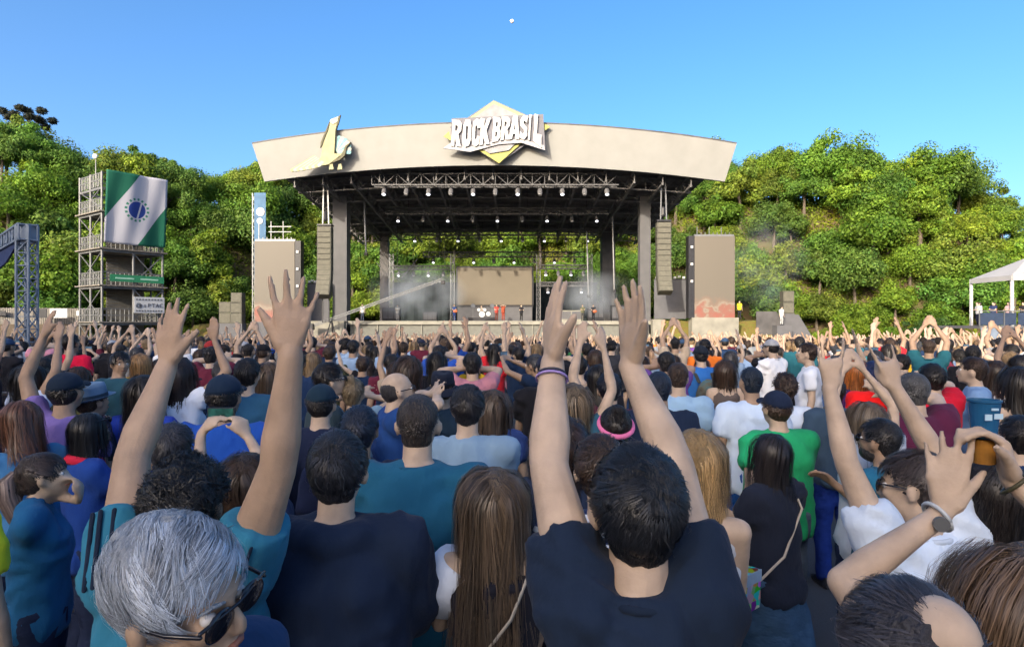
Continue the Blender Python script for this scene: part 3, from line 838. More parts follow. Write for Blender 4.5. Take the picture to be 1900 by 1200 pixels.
# shrubs on the floor of the quarry
def shrub(px, py, d, s, col, label):
    q = P(px, py, d); t = tree(q.x, q.y, gz(q.x, d) - 2.6 * s, rnd.randrange(9), s, col, label, 'low shrubs', 'shrub')
    return t
for px, py, d, s, lab in ((345, 585, 64, .55, 'bright green shrub left of the first speaker stack'), (385, 580, 66, .5, 'low bright shrub beside the tower'), (1690, 590, 64, .62, 'dark green bush under the bare rock face'), (1735, 585, 66, .7, 'wide dark bush right of the rock face'),
                          (1640, 595, 64, .6, 'green bush at the foot of the tall trees'), (1850, 560, 60, .7, 'bright leafy bush behind the white tent'), (1895, 555, 60, .7, 'leafy bush at the right edge under the tent roof'), (1500, 590, 66, .6, 'bright bush right of the stage steps'), (1570, 590, 66, .7, 'tall bright bush near the stage steps')):
    shrub(px, py, d, s, (.06, .12, .025) if 'dark' in lab else (.15, .23, .02), lab)

# umbrella-crowned pine on the left skyline
ap = P(52, 262, 103)
pine = thing('pine_tree', 'dark umbrella-crowned pine rising above the left skyline', 'tree', (ap.x, ap.y, ap.z - 6))
pb = MB().tube([ap + Vector((0, 0, -6)), ap + Vector((.1, 0, 0)), ap + Vector((0, 0, 4.6))], [.32, .26, .16], 8, rnd_end=False)
g_ = random.Random(4); cl_ = []
for i in range(13):
    a = 6.28 * i / 13 + g_.uniform(-.2, .2); r_ = g_.uniform(1.6, 4.3); zz = g_.uniform(2.6, 5.0)
    e = ap + Vector((math.cos(a) * r_, math.sin(a) * r_, zz)); cl_.append(e)
    pb.tube([ap + Vector((0, 0, zz - 1.6)), ap + Vector((math.cos(a) * r_ * .6, math.sin(a) * r_ * .6, zz - .9)), e], [.09, .07, .04], 5, rnd_end=False)
part('trunk', pb, M['bark'], pine)
ng = np.random.default_rng(8); cc_ = np.array([tuple(e - ap) for e in cl_ + [ap + Vector((0, 0, 5))]]); kk = ng.integers(0, len(cc_), 5000); uu = norm(ng.normal(size=(5000, 3)))
ps = cc_[kk] + uu * (ng.random((5000, 1)) ** .5) * np.array((.85, .85, .6)); aa = norm(ng.normal(size=(5000, 3))); bb = norm(np.cross(aa, uu)); s_ = .28
V = np.stack([ps - aa * s_, ps + bb * s_ * .3, ps + aa * s_, ps - bb * s_ * .3], 1).reshape(-1, 3)
pc = tri_mesh('crown', V, np.arange(20000).reshape(5000, 4), np.repeat(.8 + .4 * ng.random(5000), 4))
o = mk('crown', pc, M['leaf'], pine, color=(.03, .035, .022)); o.location = (0, 0, 6)

# moon
mo = P(950, 40, 2500)
tag(mk('moon', MB().ell(mo, (8, 8, 8), None, 20, 14), mat('moon_dust', (.75, .75, .75), rough=1, var=.3, vscale=.15), smooth=True), 'small pale moon high in the blue sky', 'moon')
# ------------------------------------------------------------------ the stage
SCX = -1.6
M['cream'] = mat('cream_cladding', (.250, .252, .240), rough=.75, var=.06, vscale=.8, bump=.05, bscale=3)
M['tan'] = mat('video_wall_off', (.13, .110, .080), rough=.6, var=.06, vscale=.7)
M['concrete'] = mat('pale_concrete', (.24, .23, .19), rough=.9, var=.2, vscale=1.2)
def truss(b, A_, B_, w=.5, r=.035, n=None, up=(0, 0, 1), four=True):
    """square lattice girder between two points"""
    A_, B_ = Vector(A_), Vector(B_); t = (B_ - A_).normalized(); L_ = (B_ - A_).length
    u = Vector(up); u = u - t * u.dot(t)
    u = u.normalized() if u.length > .05 else Vector((1, 0, 0)); v = t.cross(u).normalized()
    n = n or max(2, int(L_ / (w * 1.1)))
    cs = [u * w / 2 + v * w / 2, u * w / 2 - v * w / 2, -u * w / 2 - v * w / 2, -u * w / 2 + v * w / 2]
    for c in cs: b.bar(A_ + c, B_ + c, r * 2)
    for i in range(n):
        p, q = A_ + t * L_ * i / n, A_ + t * L_ * (i + 1) / n
        for j in range(4 if four else 2):
            c0, c1 = cs[j], cs[(j + 1) % 4]
            b.bar(p + c0, q + c1, r * 1.1) if i % 2 else b.bar(p + c1, q + c0, r * 1.1)
            b.bar(p + c0, p + c1, r * 1.1)
    return b

stage = thing('concert_stage', 'large roofed concert stage with cream fascia and dark steel underside', 'stage', (SCX, 68, -1.0))
SP = lambda nm, b, m_, **k: part(nm, b, M[m_] if isinstance(m_, str) else m_, stage, **k)
# fascia: a shallow arch, wider at the top
FX0, FX1 = -22.9, 19.8
fb = MB(); rings = []
NS = 26
for i in range(NS + 1):
    q = i / NS; e = (2 * q - 1) ** 2
    xt = FX0 + (FX1 - FX0) * q; xb = SCX + (xt - SCX) * .962
    zt = 19.3 - 1.45 * e; zb = 15.85 - 1.15 * e
    yf = 53.4 + 1.2 * e
    rings.append([Vector((xt, yf, zt)), Vector((xb, yf + .7, zb)), Vector((xb, yf + 1.15, zb + .05)), Vector((xt, yf + .5, zt))])
fb.loft(rings)
SP('fascia', fb, 'cream')
tb = MB()
for i in range(NS):
    a, c = rings[i][0], rings[i + 1][0]
    tb.bar(a + Vector((0, .1, .07)), c + Vector((0, .1, .07)), .22, .12)
SP('roof_edge_trim', tb, 'dark')
# roof deck and underside
rb = MB(); YB = 82.0
rr = []
for i in range(NS + 1):
    q = i / NS; e = (2 * q - 1) ** 2; xt = FX0 + 1.9 + (FX1 - FX0 - 3.8) * q
    rr.append([Vector((xt, 55.0, 16.6 - 1.0 * e)), Vector((xt * .99, YB, 14.3 - .5 * e)), Vector((xt * .99, YB, 14.6 - .5 * e)), Vector((xt, 55.0, 18.2 - 1.7 * e))])
rb.loft(rr); SP('roof', rb, 'dark')
def und(x, y):
    q = (x - FX0) / (FX1 - FX0); e = (2 * q - 1) ** 2; t = (y - 55) / (YB - 55)
    return (16.6 - e) * (1 - t) + (14.3 - .5 * e) * t
M['purlin'] = mat('purlin_steel', (.13, .127, .127), rough=.6, var=.2)
for j in range(13):
    y = 55.8 + j * 2.15; b = MB()
    for i in range(14):
        x0 = FX0 + 2.0 + (FX1 - FX0 - 4.0) * i / 14; x1 = FX0 + 2.0 + (FX1 - FX0 - 4.0) * (i + 1) / 14
        b.bar((x0, y, und(x0, y) - .14), (x1, y, und(x1, y) - .14), .16, .24)
    SP('purlin', b, 'purlin')
for i in range(15):
    x = -19.5 + i * 2.54; b = MB()
    A_, B_ = Vector((x, 55.6, und(x, 55.6) - .45)), Vector((x, 81.6, und(x, 81.6) - .45)); dz = Vector((0, 0, -1.05))
    b.bar(A_, B_, .18); b.bar(A_ + dz, B_ + dz, .18)
    for k in range(12):
        p, q = A_.lerp(B_, k / 12), A_.lerp(B_, (k + 1) / 12)
        b.bar(p, q + dz, .09) if k % 2 else b.bar(p + dz, q, .09)
        b.bar(p, p + dz, .09)
    SP('roof_truss', b, 'purlin')
for y in (57.5, 61.5, 66.0, 70.5, 75.0, 79.5):    # lattice girders across the roof
    b = MB(); x0, x1 = -19.8, 16.6; n = 26
    for k in range(n):
        xa, xb = x0 + (x1 - x0) * k / n, x0 + (x1 - x0) * (k + 1) / n; za, zb = und(xa, y) - .4, und(xb, y) - .4
        b.bar((xa, y, za), (xb, y, zb), .12); b.bar((xa, y, za - 1.15), (xb, y, zb - 1.15), .12)
        b.bar((xa, y, za), (xb, y, zb - 1.15), .07) if k % 2 else b.bar((xa, y, za - 1.15), (xb, y, zb), .07); b.bar((xa, y, za), (xa, y, za - 1.15), .07)
    SP('cross_girder', b, 'purlin')
# hung lighting grids
def lamp(root, p, s=.45, tilt=0.0, bright=False):
    b = MB(); d_ = Vector((0, -math.sin(tilt), -math.cos(tilt)))
    b.tube([p + Vector((0, 0, .30)), p], .05, 6, rnd_end=False)
    b.tube([p, p + d_ * s * .35, p + d_ * s], [s * .34, s * .42, s * .36], 8, rnd_end=False)
    o = part('lamp_housing', b, M['black'], root)
    part('lamp_lens', MB().tube([p + d_ * s * .98, p + d_ * s * 1.04], s * .30, 8, rnd_end=False), LENS if bright else M['steel'], o)
    o.children[0].matrix_parent_inverse = Matrix.Translation(Vector((0, 0, 0)))
    return o
LENS = mat('lit_lamp', (.9, .92, 1.0), rough=.3, var=0, emit=1.2)
M['girder'] = mat('dull_girder', (.085, .085, .088), rough=.6, var=.2)
def grid_truss(x0, x1, y, z, nl, label, w=.7, tilt=.5, s=.5):
    t = thing('lighting_truss', label, 'truss', ((x0 + x1) / 2, y, z))
    b = MB(); truss(b, (x0, y, z), (x1, y, z), w, .05)
    part('girder', b, M['girder'], t)
    for i in range(nl):
        p = Vector((x0 + (x1 - x0) * (i + .5) / nl, y, z - w / 2 - .30))
        hb = MB(); d_ = Vector((0, -math.sin(tilt), -math.cos(tilt)))
        hb.tube([p + Vector((0, 0, .30)), p], .05, 6, rnd_end=False)
        hb.tube([p, p + d_ * s * .35, p + d_ * s], [s * .34, s * .42, s * .36], 8, rnd_end=False)
        o = part('lamp', hb, M['grey'], t)
        l_ = MB().tube([p + d_ * s * .99, p + d_ * s * 1.05], s * .30, 8, rnd_end=False)
        c = mk('lens', l_, LENS if i % 2 == 0 else M['white'], o)
    for i in range(4):
        x = x0 + (x1 - x0) * (.1 + .8 * i / 3)
        part('hanging_chain', MB().bar((x, y, z + w / 2), (x, y, min(und(x, max(55.2, min(y, 81))) - .1, z + 5)), .05), M['black'], t)
    return t
grid_truss(-12.6, 9.6, 56.2, 15.0, 11, 'long front lighting truss with lamps hung under the fascia', 1.0, .4, .55)
grid_truss(-13, 10, 64, 13.6, 9, 'second lighting truss under the middle of the stage roof', .6)
grid_truss(-12.5, 10, 72, 12.6, 9, 'third lighting truss deep under the stage roof', .6)
grid_truss(-11, 9, 77, 10.6, 8, 'rear lighting truss above the centre screen', .6)
grid_truss(-14.2, -7.2, 73, 8.6, 4, 'short lighting truss left of the centre screen', .45)
grid_truss(3.2, 9.0, 72, 8.6, 4, 'upper short lighting truss right of the centre screen', .45)
grid_truss(3.2, 9.0, 72, 6.6, 3, 'lower short lighting truss right of the centre screen', .45)
# pillars
M['pillar'] = mat('grey_pillar', (.095, .095, .10), rough=.7, var=.12, vscale=1.5)
for x0, x1, y, nm in ((-17.75, -16.35, 62, 'front'), (12.7, 13.75, 62, 'front'), (-16.95, -15.9, 80, 'rear'), (11.5, 13.2, 80, 'rear')):
    b = MB(); xc = (x0 + x1) / 2
    b.box((xc, y, (und(xc, y) - 1.0) / 2 - .05), (x1 - x0, x1 - x0, und(xc, y) + 1.1))
    b.box((xc, y, und(xc, y) - .7), (x1 - x0 + .5, x1 - x0 + .5, .5))
    SP('pillar', b, 'pillar' if nm == 'front' else 'dark')
# deck
b = MB(); b.box((-1.2, 71, 2.18), (29.2, 22.0, .24)); SP('deck', b, 'grey')
b = MB(); b.box((-1.2, 60.03, 2.12), (29.4, .16, .36)); SP('deck_edge', b, 'concrete')
b = MB(); b.box((-1.2, 60.25, .5), (29.0, .1, 3.1)); SP('front_skirt', b, mat('front_skirt', (.15, .15, .13), rough=.9, var=.15))
for i in range(14):
    x = -15.2 + i * 2.15; SP('skirt_post', MB().box((x, 60.12, .5), (.08, .1, 3.05)), 'concrete')
# centre screen
cs = thing('video_screen', 'wide beige centre video screen at the back of the stage', 'screen', (-2.0, 72, 2.3))
part('panel', MB().box((-2.0, 71.9, 6.35), (8.6, .12, 4.3)), M['tan'], cs)
fbm = MB()
for a, c in (((-6.45, 8.6), (2.45, 8.6)), ((-6.45, 4.1), (2.45, 4.1)), ((-6.4, 4.1), (-6.4, 8.6)), ((2.4, 4.1), (2.4, 8.6))): fbm.bar((a[0], 72.05, a[1]), (c[0], 72.05, c[1]), .2)
part('frame', fbm, M['black'], cs)
for x in (-6.2, 2.2): part('leg', MB().bar((x, 72.3, 2.3), (x, 72.3, 8.5), .3), M['black'], cs)
part('base_wall', MB().box((-2, 72.15, 3.2), (8.7, .2, 1.75)), M['grey'], cs)
# side screens: tan LED walls with a warm picture along the foot
def led(name):
    m_ = bpy.data.materials.new(name); m_.use_nodes = True; N = m_.node_tree.nodes; L_ = m_.node_tree.links
    tc = N.new('ShaderNodeTexCoord'); sx = N.new('ShaderNodeSeparateXYZ'); L_.new(tc.outputs['Generated'], sx.inputs[0])
    nz = N.new('ShaderNodeTexNoise'); nz.inputs['Scale'].default_value = .9; nz.inputs['Detail'].default_value = 4; L_.new(tc.outputs['Object'], nz.inputs['Vector'])
    a = N.new('ShaderNodeMapRange'); a.inputs[1].default_value = .38; a.inputs[2].default_value = .12; L_.new(sx.outputs['Z'], a.inputs[0])
    ml = N.new('ShaderNodeMath'); ml.operation = 'MULTIPLY'; L_.new(a.outputs[0], ml.inputs[0]); L_.new(nz.outputs[0], ml.inputs[1])
    cr = N.new('ShaderNodeValToRGB'); L_.new(ml.outputs[0], cr.inputs[0]); e = cr.color_ramp
    e.elements[0].position = .22; e.elements[0].color = (.115, .100, .078, 1); e.elements[1].position = .62; e.elements[1].color = (.22, .070, .05, 1)
    for p_, c_ in ((.34, (.15, .105, .078, 1)), (.42, (.20, .17, .13, 1)), (.48, (.19, .09, .065, 1))):
        q = e.elements.new(p_); q.color = c_
    L_.new(cr.outputs[0], N['Principled BSDF'].inputs['Base Color']); N['Principled BSDF'].inputs['Roughness'].default_value = .6
    return m_
for x0, x1, z0, z1, lab, sd in ((-24.1, -20.35, 2.2, 9.75, 'tall beige video screen left of the stage with warm picture at its foot', 1), (17.1, 20.85, 2.6, 10.2, 'tall beige video screen right of the stage with red picture at its foot', -1)):
    t = thing('video_screen', lab, 'screen', ((x0 + x1) / 2, 58, z0)); xc = (x0 + x1) / 2
    rings = [[Vector((x, 58 - .03 * (1 - ((x - xc) / (x1 - xc)) ** 2) + dy, z)) for z, dy in ((z0, 0), (z1, 0), (z1, .15), (z0, .15))] for x in [x0 + (x1 - x0) * i / 10 for i in range(11)]]
    part('panel', MB().loft(rings), led('led_wall'), t)
    for i in range(1, 5):      # joints between the cabinets
        z = z0 + (z1 - z0) * i / 5
    sx = x1 + .28 if sd > 0 else x0 - .28
    part('side_frame', MB().box((sx, 58.5, (z0 + z1) / 2), (.55, .9, z1 - z0 + .1)), M['black'], t)
    for i in range(3): part('frame_lamp', MB().box((sx, 58.0, z1 - 1.0 - 1.6 * i), (.22, .14, .22)), M['white'], t)
    part('footing', MB().box((xc, 58.4, (z0 - 1.05) / 2), (x1 - x0 + .6, 1.2, z0 + 1.05)), M['concrete'] if sd < 0 else M['grey'], t)
    b = MB(); b.bar((x0, 58.3, z1 + .12), (x1, 58.3, z1 + .12), .18)
    for i in range(9): b.bar((x0 + .3 + i * .38, 58.3, z1 + .1), (x0 + .3 + i * .38, 58.3, z1 + (.4 if i % 3 else (.9 if sd < 0 else 1.9))), .06)
    if sd > 0: b.bar((x0 + 1.2, 58.3, z1 + 1.4), (x1 - .4, 58.3, z1 + 1.4), .07); b.bar((x0 + 1.2, 58.3, z1 + .9), (x1 - .4, 58.3, z1 + .9), .07)
    part('top_rail', b, M['steel'], t)
# dark scrim walls beside the stage
for x0, x1, z0, z1, y, lab in ((-20.0, -17.9, 2.2, 5.9, 60.6, 'dark grey scrim wall between left screen and left pillar'), (13.9, 17.0, 2.5, 6.3, 60.6, 'dark grey scrim wall between right pillar and right screen')):
    t = thing('scrim_wall', lab, 'wall', ((x0 + x1) / 2, y, -1.0)); part('cloth', MB().box(((x0 + x1) / 2, y, (z0 + z1) / 2), (x1 - x0, .12, z1 - z0)), M['grey'], t)
    part('frame', MB().bar((x0, y, z1 + .06), (x1, y, z1 + .06), .12), M['black'], t)
    for i in range(7): part('flood_lamp', MB().box((x0 + .25 + i * (x1 - x0 - .5) / 6, y - .1, z1 + .22 + .1 * (i % 2)), (.22, .22, .2)), M['white'], t)
# retaining walls and banks at the foot
for x0, x1, y, z1, m_, lab in ((-20.6, -16.0, 59.4, 2.18, 'concrete', 'pale low wall under the left pillar'), (13.4, 14.4, 59.4, 2.35, 'concrete', 'pale block under the right pillar')):
    t = thing('low_wall', lab, 'wall', ((x0 + x1) / 2, y, -1.0)); part('block', MB().box(((x0 + x1) / 2, y, (z1 - 1.05) / 2), (x1 - x0, .8, z1 + 1.05)), M[m_], t); part('coping', MB().box(((x0 + x1) / 2, y, z1 + .05), (x1 - x0 + .1, .9, .1)), M['concrete'], t)
def bank(name, x0, x1, y, z):
    b = MB(); n = 14
    b.loft([[Vector((x0 + (x1 - x0) * i / n, yy, zz + .12 * noise.noise(Vector((i * .9, yy, 0))))) for yy, zz in ((y - 2.4, -1.1), (y - 1.0, z * .5), (y, z), (y + 4, z + .1), (y + 4, -1.1))] for i in range(n + 1)])
    return tag(mk(name, b, M['grass'], smooth=False), kind='structure')
bank('grass_bank', 14.5, 26.0, 60.2, 2.3)
bank('grass_bank', -31.0, -20.8, 60.4, 1.95)
# line arrays
def array(xc, z1, z0, lab, n=13):
    t = thing('speaker_array', lab, 'speaker', (xc, 57, z0))
    y = 57.0; z = z1; hgt = (z1 - z0) / n; tl = 0.0; p = Vector((xc, y, z1))
    for i in range(n):
        tl = .0 if i < 7 else .07 * (i - 6)
        Mx = Matrix.Rotation(-tl, 3, 'X'); c = p + Mx @ Vector((0, 0, -hgt / 2))
        b = MB().loft([[c + Mx @ Vector((sx * w_, yy, zz)) for sx, zz in ((-1, -hgt * .47), (1, -hgt * .47), (1, hgt * .47), (-1, hgt * .47))] for w_, yy in ((.62, -.45), (.66, -.40), (.60, .45))])
        o = part('speaker_box', b, SPK, t)
        mk('grille', MB().box(c + Mx @ Vector((0, -.47, 0)), (1.12, .03, hgt * .78), Mx), SPG, o)
        p = p + Mx @ Vector((0, 0, -hgt))
    part('flying_frame', MB().box((xc, y, z1 + .15), (1.3, .9, .16)), M['black'], t)
    for dx in (-.25, .3):
        part('chain', MB().bar((xc + dx, y, z1 + .2), (xc + dx * .6, y, und(xc, 57) - .2), .11), M['steel'], t)
    part('motor', MB().tube([Vector((xc, y, z1 + .7)), Vector((xc, y, z1 + 1.3))], .2, 8), M['black'], t)
    if xc < 0:
        for dx in (-.3, .3): part('tie_strap', MB().bar((xc + dx, y + .1, z0), (xc + dx, y + .1, z0 - 2.2), .1), M['black'], t)
SPK = mat('speaker_cabinet', (.08, .077, .06), rough=.7, var=.15)
SPG = mat('speaker_grille', (.11, .105, .08), rough=.8, var=.2, vscale=4)
array(-17.15, 10.9, 4.35, 'tall curved speaker array hanging left of the stage')
array(13.9, 11.3, 4.7, 'tall curved speaker array hanging right of the stage')
# tall blue banner mast behind the left screen
t = thing('banner_mast', 'tall narrow blue banner on a mast behind the left screen', 'banner', (-25.6, 61.5, 0))
part('mast', truss(MB(), (-25.55, 61.9, -1.0), (-25.55, 61.9, 15.0), .5, .04), M['steel'], t)
part('banner_cloth', MB().box((-25.0, 61.5, 10.7), (1.15, .06, 8.6)), mat('blue_banner', (.06, .14, .25), rough=.7, var=.25, vscale=1.2), t)
for q, (px, py, r_) in enumerate(((483, 393, .42), (482, 410, .30))):
    c = P(px, py, 61.4); part('emblem', MB().tube([c, c + Vector((0, .03, 0))], r_, 16, rnd_end=False), M['white'], t)
    part('emblem_mark', MB().box(c + Vector((0, -.03, 0)), (r_ * 1.1, .02, .10), Matrix.Rotation(.8, 3, 'Y')), mat('banner_ink', (.12, .25, .40), var=0), t)
# speaker stacks and side boxes
for px0, px1, py0, py1, d, lab in ((410, 432, 560, 600, 58, 'low grey loudspeaker stack left of the left screen'), (432, 452, 543, 600, 57.5, 'tall grey loudspeaker stack left of the left screen'), (1450, 1470, 540, 582, 60, 'tall grey loudspeaker box above the stage steps')):
    a, c = P(px0, py1, d), P(px1, py0, d); t = thing('speaker_stack', lab, 'speaker', ((a.x + c.x) / 2, d, a.z)); n = max(2, int((c.z - a.z) / .9))
    for i in range(n):
        z0, z1 = a.z + (c.z - a.z) * i / n, a.z + (c.z - a.z) * (i + 1) / n
        o = part('cabinet', MB().box(((a.x + c.x) / 2, d, (z0 + z1) / 2), (c.x - a.x, .8, z1 - z0 - .03)), SPK, t); mk('grille', MB().box(((a.x + c.x) / 2, d - .42, (z0 + z1) / 2), ((c.x - a.x) * .88, .03, (z1 - z0) * .8)), SPG, o)
    part('plinth', MB().box(((a.x + c.x) / 2, d, (a.z - 1.05) / 2), (c.x - a.x + .1, .9, a.z + 1.05)), M['grey'], t)
# dark steps and ramp on the right
t = thing('stage_steps', 'dark clad steps and ramp at the right end of the stage', 'steps', (25, 60, -1.0))
for x0, x1, zt, zb in ((23.3, 26.0, 3.2, -1.05), (26.2, 28.4, 2.9, -1.05)):
    part('side_panel', MB().prism([(x0, zb), (x1 + 1.6, zb), (x1, zt * .55), (x1 - .8, zt), (x0, zt)], (0, 59.2 + (x0 > 25) * .6, 0), (1, 0, 0), (0, 0, 1), .12), M['dark'] if x0 < 25 else M['grey'], t)
for i in range(11): part('step', MB().box((26.3 + i * .25, 60.6, 2.35 - i * .25), (.34, 1.5, .07)), M['steel'], t)
for y in (59.9, 61.4):
    part('handrail', MB().bar((26.3, y, 3.4), (29.0, y, .75), .06), M['steel'], t)
    for i in range(4): part('rail_post', MB().bar((26.4 + i * .8, y, 2.3 - i * .8), (26.4 + i * .8, y, 3.3 - i * .8), .05), M['steel'], t)
# camera crane
t = thing('camera_crane', 'long thin camera crane arm rising across the left of the stage', 'crane', (-17, 58, 0))
ca, cb_ = P(575, 606, 57.5), P(822, 518, 58.2); piv = ca.lerp(cb_, .16)
part('arm', truss(MB(), ca, cb_, .22, .025, 46), M['steel'], t)
part('counterweight', MB().box(ca, (.7, .6, .6)), M['black'], t)
b = MB()
for dx, dy in ((-.9, -.5), (.9, -.5), (0, 1.0)): b.bar(piv, (piv.x + dx, piv.y + dy, -1.0), .09)
part('tripod', b, M['black'], t)
part('camera_head', MB().box(cb_ + Vector((0, 0, -.3)), (.35, .5, .35)), M['black'], t)
# drum riser, amps and backline
BACK = [(-9.2, 70, 1.6, 1.1, 'low black riser left of the centre screen'), (-13.4, 69, 1.9, 1.5, 'dark amplifier rack at stage left'), (6.0, 69, 3.6, 1.2, 'pale keyboard riser at stage right'), (9.4, 70, 1.8, 2.2, 'dark amplifier rack at stage right'), (11.4, 67, 1.4, 1.7, 'black road case by the right front pillar')]
for x, y, w_, hh, lab in BACK:
    t = thing('amplifier_rack', lab, 'stage equipment', (x, y, 2.3)); part('cabinet', MB().box((x, y, 2.3 + hh / 2), (w_, 1.0, hh)), M['black'] if 'pale' not in lab else M['concrete'], t)
    for i in range(3): part('front_panel', MB().box((x + (i - 1) * w_ / 3.2, y - .52, 2.3 + hh * .55), (w_ / 3.6, .04, hh * .7)), M['grey'], t)
t = thing('drum_kit', 'drum kit standing in front of the centre screen', 'drum kit', (-3.3, 68.5, 2.3))
part('riser', MB().box((-3.3, 68.6, 2.5), (3.0, 2.4, .4)), M['black'], t)
for nm_, x, z, r_ in (('bass_drum', -3.3, 3.05, .32), ('tom_drum', -3.0, 3.55, .17), ('tom_drum', -3.65, 3.55, .17), ('floor_tom', -2.6, 3.1, .24)):
    part(nm_, MB().tube([Vector((x, 67.9, z)), Vector((x, 68.35, z))], r_, 14, rnd_end=False), M['white'], t)
for x in (-4.3, -2.2): part('cymbal', MB().tube([Vector((x, 68.2, 3.95)), Vector((x + .03, 68.1, 3.98))], .25, 14, rnd_end=False), M['steel'], t); part('cymbal_stand', MB().bar((x, 68.2, 2.7), (x, 68.2, 3.95), .04), M['steel'], t)
# scaffold goalposts at the back of the stage
for x, lab in ((-14.2, 'slim scaffold tower at the back left of the stage'), (9.2, 'slim scaffold tower at the back right of the stage'), (-7.0, 'slim scaffold tower left of the centre screen'), (3.1, 'slim scaffold tower right of the centre screen')):
    t = thing('scaffold_tower', lab, 'scaffold', (x, 73, 2.3)); part('lattice', truss(MB(), (x, 73, 2.3), (x, 73, 10.2), .45, .035), M['steel'], t); part('foot_plate', MB().box((x, 73, 2.34), (.9, .9, .06)), M['black'], t)
t = thing('backdrop', 'black folded sheet closing the lower back of the stage', 'drape', (-1.5, 81, 2.3))  # plain black folded sheet across the lower back of the stage
b = MB(); b.loft([[Vector((-15.5 + i * .45, 81 + .14 * math.sin(i * 1.9) + dy, z)) for z, dy in ((2.3, 0), (7.4, 0), (7.4, .05), (2.3, .05))] for i in range(60)]); part('cloth', b, mat('black_sheet', (.02, .028, .03), rough=.95, var=.3), t)
for k, (x0, z0) in enumerate(((-16.0, 11), (-15.6, 11.5), (-15.2, 12))):
    c = thing('cable', ('lowest', 'middle', 'highest')[k] + ' of three slack cables looping beside the left rear pillar', 'cable', (x0, 76, 8)); part('loop', MB().tube([Vector((x0 - .6 + q * 4.2, 76, z0 - 1.5 - 3.4 * math.sin(q * 2.2) + q * 2.2)) for q in [i / 12 for i in range(13)]], .05, 5), M['steel'], c)
for x, z0, z1, y, lab in ((10.9, 5.5, 13.5, 66, 'thin pale pole hanging inside the right front pillar'), (8.4, 5.0, 12.0, 68, 'thin pale pole left of the right rear pillar'), (-14.6, 9.0, 14.5, 62, 'thin hanging hose right of the left front pillar')):
    t = thing('pole', lab, 'pole', (x, y, z0)); part('shaft', MB().tube([Vector((x, y, z0)), Vector((x - .2, y, z1))], .09, 8), M['steel'], t); part('clamp', MB().box((x, y, z0), (.3, .3, .3)), M['black'], t)

# ------------------------------------------------------------------ roof sign and bird figure
sg = thing('roof_sign', 'white ROCK BRASIL sign with yellow diamond on the stage fascia', 'sign', (-1.5, 53, 15.5))
SD = 53.0
def poly_px(pts, d, th, nm, m_, root):
    ps = [P(x, y, d) for x, y in pts]
    return part(nm, MB().prism([(p.x, p.z) for p in ps], (0, d, 0), (1, 0, 0), (0, 0, 1), -abs(th)), m_, root)
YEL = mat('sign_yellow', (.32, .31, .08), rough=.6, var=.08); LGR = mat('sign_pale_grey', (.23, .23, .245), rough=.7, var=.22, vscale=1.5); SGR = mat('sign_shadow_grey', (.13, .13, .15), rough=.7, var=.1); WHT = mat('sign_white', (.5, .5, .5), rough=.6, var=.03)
MYE = mat('sign_mint', (.22, .27, .16), rough=.6, var=.1)
# prism with a negative thickness grows away from the camera: later pieces sit nearer
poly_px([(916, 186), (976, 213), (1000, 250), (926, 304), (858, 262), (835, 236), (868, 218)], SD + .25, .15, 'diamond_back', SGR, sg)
poly_px([(916, 187), (975, 214), (868, 221)], SD + .08, .12, 'diamond_top_edge', MYE, sg)
poly_px([(916, 193), (962, 214), (880, 219)], SD - .06, .12, 'diamond_top', LGR, sg)
poly_px([(862, 262), (980, 255), (926, 303)], SD + .08, .12, 'diamond_bottom_edge', YEL, sg)
poly_px([(880, 266), (966, 256), (944, 279), (908, 285)], SD - .06, .12, 'diamond_bottom', LGR, sg)
poly_px([(823, 253), (833, 244), (838, 262)], SD + .06, .1, 'left_spark', YEL, sg)
poly_px([(1006, 228), (1021, 235), (1005, 247)], SD + .06, .1, 'right_spark', YEL, sg)
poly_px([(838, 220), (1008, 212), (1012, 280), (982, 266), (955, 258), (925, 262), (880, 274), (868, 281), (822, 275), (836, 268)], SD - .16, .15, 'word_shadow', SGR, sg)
poly_px([(822, 275), (836, 266), (870, 273), (925, 260), (968, 258), (1010, 270), (1011, 279), (968, 265), (925, 268), (872, 282)], SD - .22, .06, 'ribbon', mat('sign_ribbon', (.34, .34, .36), rough=.7, var=.2, vscale=2), sg)
